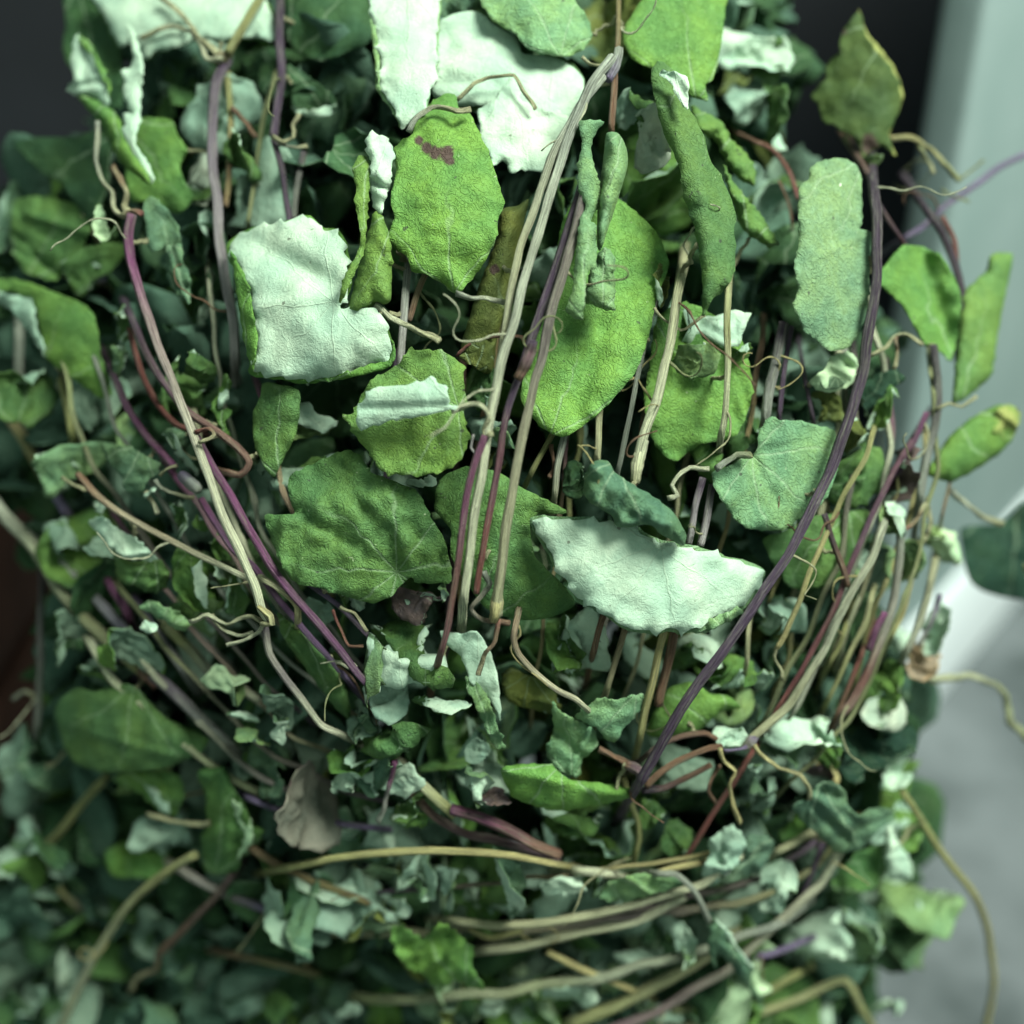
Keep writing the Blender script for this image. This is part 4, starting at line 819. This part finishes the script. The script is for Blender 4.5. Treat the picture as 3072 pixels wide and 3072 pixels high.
# ================================================================== build the vines
px_m = lambda depth: 2 * HALF * depth * 0.001 / 3072          # metres one picture unit covers at that depth
roots, stem_pts = {}, []                                       # stem_pts: (vine, point) for finding the stem a leaf grows from
for i, (vid, part, crop, s, wid, z, ca, cb) in enumerate(STROKES):
    raw = pts(crop, s); dive = [0.0, 0.0]
    if part == 'stem':                                        # free ends run on into the bundle
        for e, (a, b) in enumerate(((0, 1), (-1, -2))):
            if vid not in ('looseright', 'curlright', 'strawloose', 'stub') and not any(j != i and v == vid and min(math.hypot(raw[a][0] - x, raw[a][1] - y) for x, y in catmull(pts(c_, s_), 30, False)) < 40 for j, (v, _, c_, s_, *_r) in enumerate(STROKES)):
                dx, dy = raw[a][0] - raw[b][0], raw[a][1] - raw[b][1]; ln = math.hypot(dx, dy) + 1e-6
                nw = (raw[a][0] + dx / ln * 130, raw[a][1] + dy / ln * 130); dive[e] = 1.0
                raw = [nw] + raw if e == 0 else raw + [nw]
    p2 = catmull(raw, 12, False)
    rnd = random.Random(i); n = len(p2); path, rad, cl = [], [], []
    seg = [0.0]
    for k in range(1, n): seg.append(seg[-1] + math.hypot(*(p2[k] - p2[k - 1])))
    tw = rnd.uniform(0, 50)
    for k, (x, y) in enumerate(p2):
        t = k / max(1, n - 1)
        D = 300 + swell(x, y) + z + 1.6 * noise.noise(Vector((t * 3, tw, i)))
        if dive[0]: D += 48 * max(0, 1 - seg[k] / 150) ** 1.4
        if dive[1]: D += 48 * max(0, 1 - (seg[-1] - seg[k]) / 150) ** 1.4
        if part == 'petiole':
            D += 1.2 * noise.noise(Vector((t * 9, tw, i))); x += 4.5 * noise.noise(Vector((k / 2.5, tw, 3))); y += 4.5 * noise.noise(Vector((k / 2.5, tw, 7)))
        else:
            x += 5 * noise.noise(Vector((k / 10.0, tw, 3)))
        r = wid / 2 * px_m(D) * (0.74 if part == 'stem' else 0.74)
        if part == 'stem': r *= 1 - 0.08 * t
        elif part == 'petiole': r *= 0.8 + 0.3 * abs(2 * t - 1)
        else: r *= (0.78 + 0.25 * math.sin(math.pi * min(1, max(0, t)))) * (1 + 0.25 * noise.noise(Vector((k * 0.9, tw, 1))))
        path.append(P(x, y, D)); rad.append(r)
        A_, B_ = ST[ca], ST[cb]; m = min(1, max(0, t + 0.35 * noise.noise(Vector((t * 4, tw, 5)))))
        cl.append([a + (b - a) * m for a, b in zip(A_, B_)])
    if vid not in roots:
        roots[vid] = thing('dried_vine', VINES[vid], 'dried vine', path[-1], 'dried vines gathered in the bundle')
    root = roots[vid]
    me = tube_mesh(part, [q - root.location for q in path], rad, cl, sides=18 if part != 'petiole' else 9, ridge=0.10 if part != 'petiole' else 0.24, twist=0.4 if part != 'petiole' else 7, seed=i)
    link(part, me, root)
    if part != 'petiole': stem_pts += [(vid, q) for q in path[::2]]
HUE = dict(tan='tan', pale='pale straw', oli='olive', gry='grey', pur='dark purple', vio='violet', brn='brown', yel='golden', grn='greenish', mag='magenta')
ORD = 'first second third fourth fifth sixth seventh eighth ninth tenth eleventh twelfth thirteenth fourteenth fifteenth'.split()
rs = random.Random(77); fam_n = 0
for label, grp, cnt, ga, gb, zr, wr in FAMILIES:
    A_ = np.array([[float(v) for v in s_.split(',')] for s_ in ga.split()]); B_ = np.array([[float(v) for v in s_.split(',')] for s_ in gb.split()])
    for c_ in range(cnt):
        u = (c_ + rs.uniform(0.1, 0.9)) / cnt; z0 = rs.uniform(*zr); wd = rs.uniform(*wr); tw = rs.uniform(0, 99); i0 = rs.uniform(0, 0.35); i1 = rs.uniform(0.65, 1)
        base_ = A_ * (1 - u) + B_ * u; base_ = base_ + np.array([[rs.uniform(-34, 34), rs.uniform(-34, 34)] for _ in base_])
        cv = catmull(base_, 16, False); cv = cv[int(len(cv) * i0):max(int(len(cv) * i1), int(len(cv) * i0) + 8)]
        ca, cb = rs.choice(['tan', 'pale', 'oli', 'gry', 'pur', 'vio', 'brn', 'yel', 'grn', 'mag']), rs.choice(['tan', 'pale', 'oli', 'yel', 'grn', 'gry', 'pur'])
        path, rad, cl = [], [], []
        for k, (x, y) in enumerate(cv):
            tt = k / (len(cv) - 1); e_ = min(tt, 1 - tt)
            D = 300 + swell(x, y) + z0 + 4 * noise.noise(Vector((tt * 5, tw, 0))) + 22 * max(0, 1 - e_ / 0.10) ** 1.5
            x += 16 * noise.noise(Vector((k / 9, tw, 3))); y += 14 * noise.noise(Vector((k / 8, tw, 9))); path.append(P(x, y, D)); rad.append(wd / 2 * px_m(D) * (1 - 0.25 * tt) * (1 + 0.5 * math.exp(-((tt - 0.5) / 0.015) ** 2)))
            m = min(1, max(0, tt + 0.4 * noise.noise(Vector((tt * 4, tw, 5))))); cl.append([a + (b - a) * m for a, b in zip(ST[ca], ST[cb])])
        root = thing('dried_vine', label % (HUE[ca], ORD[c_]), 'dried vine', path[-1], grp); root['family'] = 1; vid = 'fam%d' % fam_n; fam_n += 1; roots[vid] = root
        link('stem', tube_mesh('stem', [q - root.location for q in path], rad, cl, sides=12, ridge=0.10, twist=0.5, seed=fam_n + 500), root)
sp_xyz = np.array([tuple(q) for _, q in stem_pts]); sp_id = [v for v, _ in stem_pts]

def nearest(c):
    d = ((sp_xyz - np.array(tuple(c))) ** 2).sum(1); k = int(d.argmin())
    return sp_id[k], Vector(sp_xyz[k]), math.sqrt(d[k])

def shift(me, v):
    a = np.empty(len(me.vertices) * 3, np.float32); me.vertices.foreach_get('co', a)
    a = a.reshape(-1, 3) - np.array(tuple(v), np.float32); me.vertices.foreach_set('co', a.ravel()); me.update()

def attach(ob_point, rim, root, stem_q, leaf_ob, seed):
    """A petiole from the stem to the leaf's rim."""
    a = stem_q; b = rim; d = (b - a).length
    if d < 0.002 or d > 0.03: return
    mid = (a + b) / 2 + FW * 0.004
    path = []
    for k in range(9):
        t = k / 8; q = a * (1 - t) ** 2 + mid * 2 * t * (1 - t) + b * t * t
        path.append(q + Vector((noise.noise(Vector((t * 5, seed, 1))), noise.noise(Vector((t * 5, seed, 2))), noise.noise(Vector((t * 5, seed, 3))))) * 0.0012 - root.location)
    me = tube_mesh('petiole', path, [0.00055] * 9, [ST['tan']] * 9, sides=6, ridge=0.15, twist=5, seed=seed)
    link('petiole', me, leaf_ob)

def crumpled_leaf(seed, R=0.015, nr=12, na=40, bends=6):
    """A rounded toothed leaf, bent and folded along random lines the way leaves shrivel when they dry."""
    rnd = random.Random(seed); F, MI, LU, Q = [], [], [], []
    so = rnd.uniform(0, 99); el = rnd.uniform(0.65, 1.15)
    for i in range(nr + 1):
        for j in range(na):
            a = 2 * math.pi * j / na; r = max(0.02, i / nr)
            notch = math.exp(-((abs(a - math.pi)) / 0.30) ** 2)
            rr = R * r * (1 + 0.12 * math.sin(a * 2 + so) - 0.22 * notch + 0.10 * noise.noise(Vector((math.cos(a) * 2, math.sin(a) * 2, so))))
            if i == nr: rr *= 1 + 0.06 * ((j % 3) / 2)
            x, y = rr * math.cos(a), rr * math.sin(a) * el
            z = 0.0016 * noise.noise(Vector((x * 170 + so, y * 170, 0))) + 0.0011 * (0.3 - abs(noise.noise(Vector((x * 260, y * 260, so))))) * 2 + 0.0014 * r ** 3 * noise.noise(Vector((x * 420, y * 420, so)))
            Q.append((x, y, z)); LU.append(((x + R) / 0.031, y / 0.031, 0))
    Q = np.array(Q)
    for k in range(bends):
        th = rnd.uniform(0, 2 * math.pi); ax = np.array((math.cos(th), math.sin(th), rnd.uniform(-.3, .3))); ax /= np.linalg.norm(ax)
        pn = np.cross(ax, (0, 0, 1)); pn /= np.linalg.norm(pn)
        c0 = pn * rnd.uniform(-0.15, 0.65) * R
        s = (Q - c0) @ pn; wdt = rnd.uniform(0.0015, 0.007)
        an = rnd.choice((-1, 1)) * rnd.uniform(0.4, 2.0) * np.clip(s / wdt, 0, 1)
        pivot = c0 + ax * ((Q - c0) @ ax)[:, None]
        v = Q - pivot; ca, sa = np.cos(an)[:, None], np.sin(an)[:, None]
        v = v * ca + np.cross(np.broadcast_to(ax, v.shape), v) * sa
        Q = np.where((s > 0)[:, None], pivot + v, Q)
    Q -= Q.mean(0)
    tv = [Vector(q) for q in Q]; n1 = len(tv)
    nrm = [Vector((0, 0, 0)) for _ in range(n1)]
    for i in range(nr):
        for j in range(na):
            a, b, c, d = i * na + j, i * na + (j + 1) % na, (i + 1) * na + (j + 1) % na, (i + 1) * na + j
            F.append((a, d, c, b)); MI.append(0); F.append((a + n1, b + n1, c + n1, d + n1)); MI.append(1)
            nn = (tv[d] - tv[a]).cross(tv[b] - tv[a])
            for q in (a, b, c, d): nrm[q] += nn
    tv = tv + [tv[q] - nrm[q].normalized() * 0.00026 for q in range(n1)]
    for j in range(na):
        a, b = nr * na + j, nr * na + (j + 1) % na
        F.append((a, a + n1, b + n1, b)); MI.append(0)
    F.append(tuple(range(na))); MI.append(0)
    F.append(tuple(reversed(range(n1, n1 + na)))); MI.append(1)
    return tv, F, MI, LU + LU
VAR = []
for k in range(26):
    tv, F, MI, LU = crumpled_leaf(100 + k, bends=3 + k % 6)
    me = mesh_from('leaf', tv, F, [M_TOP, M_UND], MI)
    me.attributes.new('luv', 'FLOAT_VECTOR', 'POINT').data.foreach_set('vector', np.array(LU, np.float32).ravel())
    VAR.append(me)


VINFO = []
for me in VAR:
    n_ = len(me.vertices) // 2
    VINFO.append((np.array([v.co[:] for v in me.vertices])[:n_], np.array([v.normal[:] for v in me.vertices])[:n_]))
ROTC = np.array([RT[:], UP[:], FW[:]])        # world to view
def shrivelled(outline, side, z, rr):
    """Pick the dried leaf shape and pose whose outline comes closest to the one seen."""
    from mathutils import Euler
    ol = np.array(outline); c2 = (ol.min(0) + ol.max(0)) / 2; span = (ol.max(0) - ol.min(0)).max() * 1.06
    dense = catmull(outline, 6, True); g = 14
    gx_, gy_ = np.meshgrid((np.arange(g) + .5) / g - .5, (np.arange(g) + .5) / g - .5)
    q = (dense - c2) / span; ins = np.zeros((g, g), bool)
    for k in range(len(q)):
        x0, y0 = q[k - 1]; x1, y1 = q[k]
        if y0 == y1: continue
        ins ^= ((y0 > gy_) != (y1 > gy_)) & (gx_ < (x1 - x0) * (gy_ - y0) / (y1 - y0) + x0)
    best = None
    for _ in range(130):
        vi = rr.randrange(len(VAR)); e = Euler((rr.uniform(0, 6.28), rr.uniform(0, 6.28), rr.uniform(0, 6.28)))
        Rm = np.array(e.to_matrix()); V_, N_ = VINFO[vi]
        pv = (V_ @ Rm.T) @ ROTC.T; nz = ((N_ @ Rm.T) @ ROTC.T)[:, 2]
        u, v = pv[:, 0], -pv[:, 1]; ext = max(np.ptp(u), np.ptp(v)); cu, cv = (u.min() + u.max()) / 2, (v.min() + v.max()) / 2
        gi = np.clip(((u - cu) / ext + .5) * g, 0, g - 1).astype(int); gj = np.clip(((v - cv) / ext + .5) * g, 0, g - 1).astype(int)
        m = np.zeros((g, g), bool); m[gj, gi] = True
        near = pv[:, 2] < np.median(pv[:, 2]) + 0.001
        topf = float((nz[near] < 0).mean()); sd = topf if side == 'T' else 1 - topf
        sco = (m & ins).sum() / max(1, (m | ins).sum()) + 0.55 * min(sd, 0.8)
        if best is None or sco > best[0]: best = (sco, vi, e, ext, cu, cv, pv[:, 2].min())
    _, vi, e, ext, cu, cv, zmin = best
    D = 300 + swell(*c2) + z; k = span * px_m(D) / ext
    c = P(c2[0], c2[1], D) - (RT * cu - UP * cv) * k - FW * (zmin * k) * 0.6
    return VAR[vi], e, k, c

for i, (colour, patches, tint, label, free) in enumerate(L):
    o0 = np.array(pts(patches[0][1], patches[0][2])); sp0 = (o0.max(0) - o0.min(0)).max()
    if len(patches) == 1 and sp0 < 250 or free:
        rr = random.Random(900 + i)
        me_, e_, k_, c_ = shrivelled([tuple(v) for v in o0], patches[0][0], patches[0][3], rr)
        vid, q, dd_ = nearest(c_); root = roots[vid]
        ob = link('leaf', me_, root); ob.location = c_ - root.location; ob.rotation_euler = e_; ob.scale = (k_,) * 3
        j = rr.uniform(0.9, 1.1); ob.color = tuple(v * j for v in LF[colour]) + (1,); ob['under_tint'] = list(TINT[tint])
        if label: ob['label'] = label
        continue
    built = []
    rr = random.Random(900 + i)
    for k, (side, crop, s, z, o) in enumerate(patches):
        o = dict(o); o.setdefault('gx', rr.uniform(-0.9, 0.9)); o.setdefault('gy', rr.uniform(-0.9, 0.9))
        built.append(blade(pts(crop, s), side, z, seed=i * 7 + k, **o))
        if side == 'U' and k == 0 and sp0 > 300:            # the green upper face showing along a curled rim
            ol_ = catmull(pts(crop, s), 16, True); tg_ = np.roll(ol_, -1, 0) - np.roll(ol_, 1, 0); tg_ /= np.linalg.norm(tg_, axis=1)[:, None] + 1e-6
            nr_ = np.stack([tg_[:, 1], -tg_[:, 0]], 1)
            if np.sum(ol_[:, 0] * np.roll(ol_[:, 1], -1) - np.roll(ol_[:, 0], -1) * ol_[:, 1]) < 0: nr_ = -nr_
            of_ = np.array([max(-4, 5 + 16 * noise.noise(Vector((x / 120, y / 120, i)))) for x, y in ol_])
            o2 = dict(o); o2['ser'] = min(o.get('ser', 5), 5) * 0.8
            built.append(blade([tuple(v) for v in ol_ + nr_ * of_[:, None]], 'T', z + 1.5, seed=i * 7 + k, follow=blade.last, **o2))
    c3 = P(*built[0][4])
    vid, q, d = nearest(c3)
    root = roots[vid]
    cc = LF[colour]; j = rr.uniform(0.86, 1.14)
    ob = leaf_object(built, [v * j * rr.uniform(0.94, 1.06) for v in cc], TINT[tint], 'leaf', root)
    if label: ob['label'] = label
    V0 = built[0][0]; half = len(V0) // 2
    rim = min(V0[half:], key=lambda v: (v - q).length)
    attach(c3, Vector(rim), root, q, ob, i)
    shift(ob.data, root.location)

# ================================================================== filler: leaf shapes shared between many leaves
CELL = 20
front_of, leaf_front = {}, {}                                # nearest depth (mm) of leaves and stems already standing, by direction
def cell_of(v):
    r = v - CAM; d_ = r.dot(FW)
    return int((r.dot(RT) / d_ / HALF * 1536 + 1536) // CELL), int((-r.dot(UP) / d_ / HALF * 1536 + 1536) // CELL), d_ * 1000
for o in list(bpy.data.objects):
    if o.type == 'MESH' and o.name.split('.')[0] in ('leaf', 'stem', 'node', 'petiole'):
        if o.parent and o.parent.get('family'): continue
        base_ = Vector((0, 0, 0)); q_ = o
        while q_ is not None: base_ = base_ + q_.location; q_ = q_.parent
        for v in o.data.vertices:
            i_, j_, d_ = cell_of(v.co + base_)
            for a_ in (-1, 0, 1):
                for b_ in (-1, 0, 1):
                    k_ = (i_ + a_, j_ + b_)
                    for mp_ in ((front_of, leaf_front) if o.name.startswith('leaf') else (front_of,)):
                        if mp_.get(k_, -1) < d_ and (a_ == 0 and b_ == 0 or k_ not in mp_): mp_[k_] = d_
rf = random.Random(21)
CH = ['md', 'dk', 'br', 'tg', 'gg', 'md', 'ol', 'yg']
def rand_rot(r):
    from mathutils import Euler
    return Euler((r.uniform(0, 6.28), r.uniform(0, 6.28), r.uniform(0, 6.28)))
def place_leaf(sx, sy, z, scale, colour, tint, over=False):
    c = P(sx, sy, 300 + swell(sx, sy) + z)
    vid, q, d = nearest(c); root = roots[vid]
    o = link('leaf', rf.choice(VAR if sy > 2000 else [m for k, m in enumerate(VAR) if k % 6 < 2]), root)
    fm_ = leaf_front if sy > 2420 or over else front_of
    rot = rand_rot(rf); Rm = rot.to_matrix() * scale; need = 0.0
    for v in o.data.vertices:
        i_, j_, d_ = cell_of(c + Rm @ v.co)
        if (i_, j_) in fm_: need = max(need, fm_[(i_, j_)] + 1.0 - d_)
    c = CAM + (c - CAM) * (1 + min(need, 45.0) / (c - CAM).dot(FW) / 1000)      # tuck it behind what already stands there
    o.location = c - root.location; o.rotation_euler = rot; o.scale = (scale,) * 3
    j = rf.uniform(0.8, 1.2); o.color = tuple(v * j for v in LF[colour]) + (1,); o['under_tint'] = list(TINT[tint])
# small crumpled leaves that show at the waist and bottom of the bundle
def inside(sx, sy):                         # the outline of the bundle in the picture
    if sx > 2640 + 130 * math.sin(sy / 300.0): return False
    if sy < 500 and (sx < 180 or sx > 2350): return False
    if sx < 160 and 1480 < sy < 2560: return False
    if sx > 2450 and sy < 900: return False
    if sx < 400 and sy < 650 - sx: return False
    return True
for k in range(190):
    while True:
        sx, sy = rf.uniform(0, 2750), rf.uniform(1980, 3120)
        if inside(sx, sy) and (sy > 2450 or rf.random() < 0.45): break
    place_leaf(sx, sy, rf.uniform(-5, 14), rf.uniform(0.6, 1.3), rf.choice(CH if sx > 950 else ['md', 'dk', 'dk', 'tg', 'vd', 'br']), rf.choice('wwddggy' if sx > 950 else 'dggkk'))  # lower left picks darker leaf colours to imitate its shade
for k in range(130):
    while True:
        sx, sy = rf.uniform(0, 2700), rf.uniform(40, 2000)
        if inside(sx, sy): break
    place_leaf(sx, sy, rf.uniform(16, 32), rf.uniform(0.8, 1.35), rf.choice(CH), rf.choice('ddggk'))  # deep leaves get darkened undersides, painting shade into the gaps

# wilted leaves of middling size lying among the stems of both flanks
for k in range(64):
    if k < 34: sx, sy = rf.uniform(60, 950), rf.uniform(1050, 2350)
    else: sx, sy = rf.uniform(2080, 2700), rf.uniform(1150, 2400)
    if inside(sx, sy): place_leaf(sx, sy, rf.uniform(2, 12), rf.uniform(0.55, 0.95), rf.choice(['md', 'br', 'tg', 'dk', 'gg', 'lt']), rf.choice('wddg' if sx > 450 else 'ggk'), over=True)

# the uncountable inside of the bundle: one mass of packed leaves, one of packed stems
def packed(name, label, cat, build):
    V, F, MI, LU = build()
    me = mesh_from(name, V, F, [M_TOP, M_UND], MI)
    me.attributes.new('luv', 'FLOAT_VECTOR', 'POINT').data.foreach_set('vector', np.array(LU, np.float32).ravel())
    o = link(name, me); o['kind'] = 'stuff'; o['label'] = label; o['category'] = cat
    o.color = LF['dk'] + (1,); o['under_tint'] = list(TINT['k'])  # dark colours paint the shade deep between the leaves
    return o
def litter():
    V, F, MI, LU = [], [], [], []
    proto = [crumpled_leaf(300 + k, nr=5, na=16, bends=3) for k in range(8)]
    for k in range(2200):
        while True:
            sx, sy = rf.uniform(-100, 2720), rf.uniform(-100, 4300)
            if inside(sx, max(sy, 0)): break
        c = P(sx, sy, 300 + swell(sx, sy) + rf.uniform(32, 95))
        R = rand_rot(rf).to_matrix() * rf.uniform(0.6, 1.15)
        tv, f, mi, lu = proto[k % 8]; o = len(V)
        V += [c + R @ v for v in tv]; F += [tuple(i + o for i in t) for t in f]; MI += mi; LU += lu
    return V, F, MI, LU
packed('packed_leaves', 'shade-darkened mass of packed dry leaves deep inside the bundle', 'leaves', litter)

# fine dry tendrils curling off the stems
rt_ = random.Random(5)
keys = [k for k in range(len(stem_pts))]
for k in range(60):
    vid, q0 = stem_pts[rt_.choice(keys)]; root = roots[vid]
    dirn = Vector((rt_.uniform(-1, 1), rt_.uniform(-1, -0.1), rt_.uniform(-1, 1))).normalized(); q = q0.copy(); path = []; spin = rt_.uniform(-0.5, 0.5); so = rt_.uniform(0, 99)
    ax_ = Vector((rt_.uniform(-.5, .5), -1, rt_.uniform(-.5, .5))).normalized()
    for s_ in range(rt_.randint(14, 30)):
        path.append(q - root.location); q = q + dirn * 0.0011
        dirn.rotate(__import__('mathutils').Quaternion(ax_, spin * 0.5 + 0.9 * noise.noise(Vector((s_ / 4, so, 0))))); dirn = (dirn + Vector((0, 0, -0.04))).normalized()
    n_ = len(path); c_ = ST[rt_.choice(['tan', 'pale', 'yel', 'brn', 'grn'])]
    link('tendril', tube_mesh('tendril', path, [rt_.uniform(0.0002, 0.00042) * (1 - 0.5 * i_ / n_) for i_ in range(n_)], [c_] * n_, sides=6, ridge=0.1, twist=4, seed=k), root)

# ------------------------------------------------------------------ a fresh dark leaf behind the bundle
fv = blade(pts('F', '1600,1030 1700,1010 1810,1000 1932,890 2050,870 2050,1400 1900,1400 1800,1385 1700,1350 1640,1290 1610,1150'), 'T', 45, ser=0, bulge=6, seed=5, flat=True)
fl = leaf_object([fv], LF['vd'], TINT['g'], 'fresh_leaf'); fl['label'] = 'dark green rounded leaf, blurred, behind the bundle at the right edge'; fl['category'] = 'leaf'
fb = [P(2985 + 40 * t, 1560 + 900 * t + 60 * math.sin(t * 5), 345 + 60 * t) for t in [k / 14 for k in range(15)]]
me = tube_mesh('petiole', [P(3080 + 90 * t, 1700 + 1500 * t * t, 352 + 30 * t) for t in [k / 14 for k in range(15)]], [0.0012] * 15, [ST['grn']] * 15, seed=3)
link('petiole', me, fl)
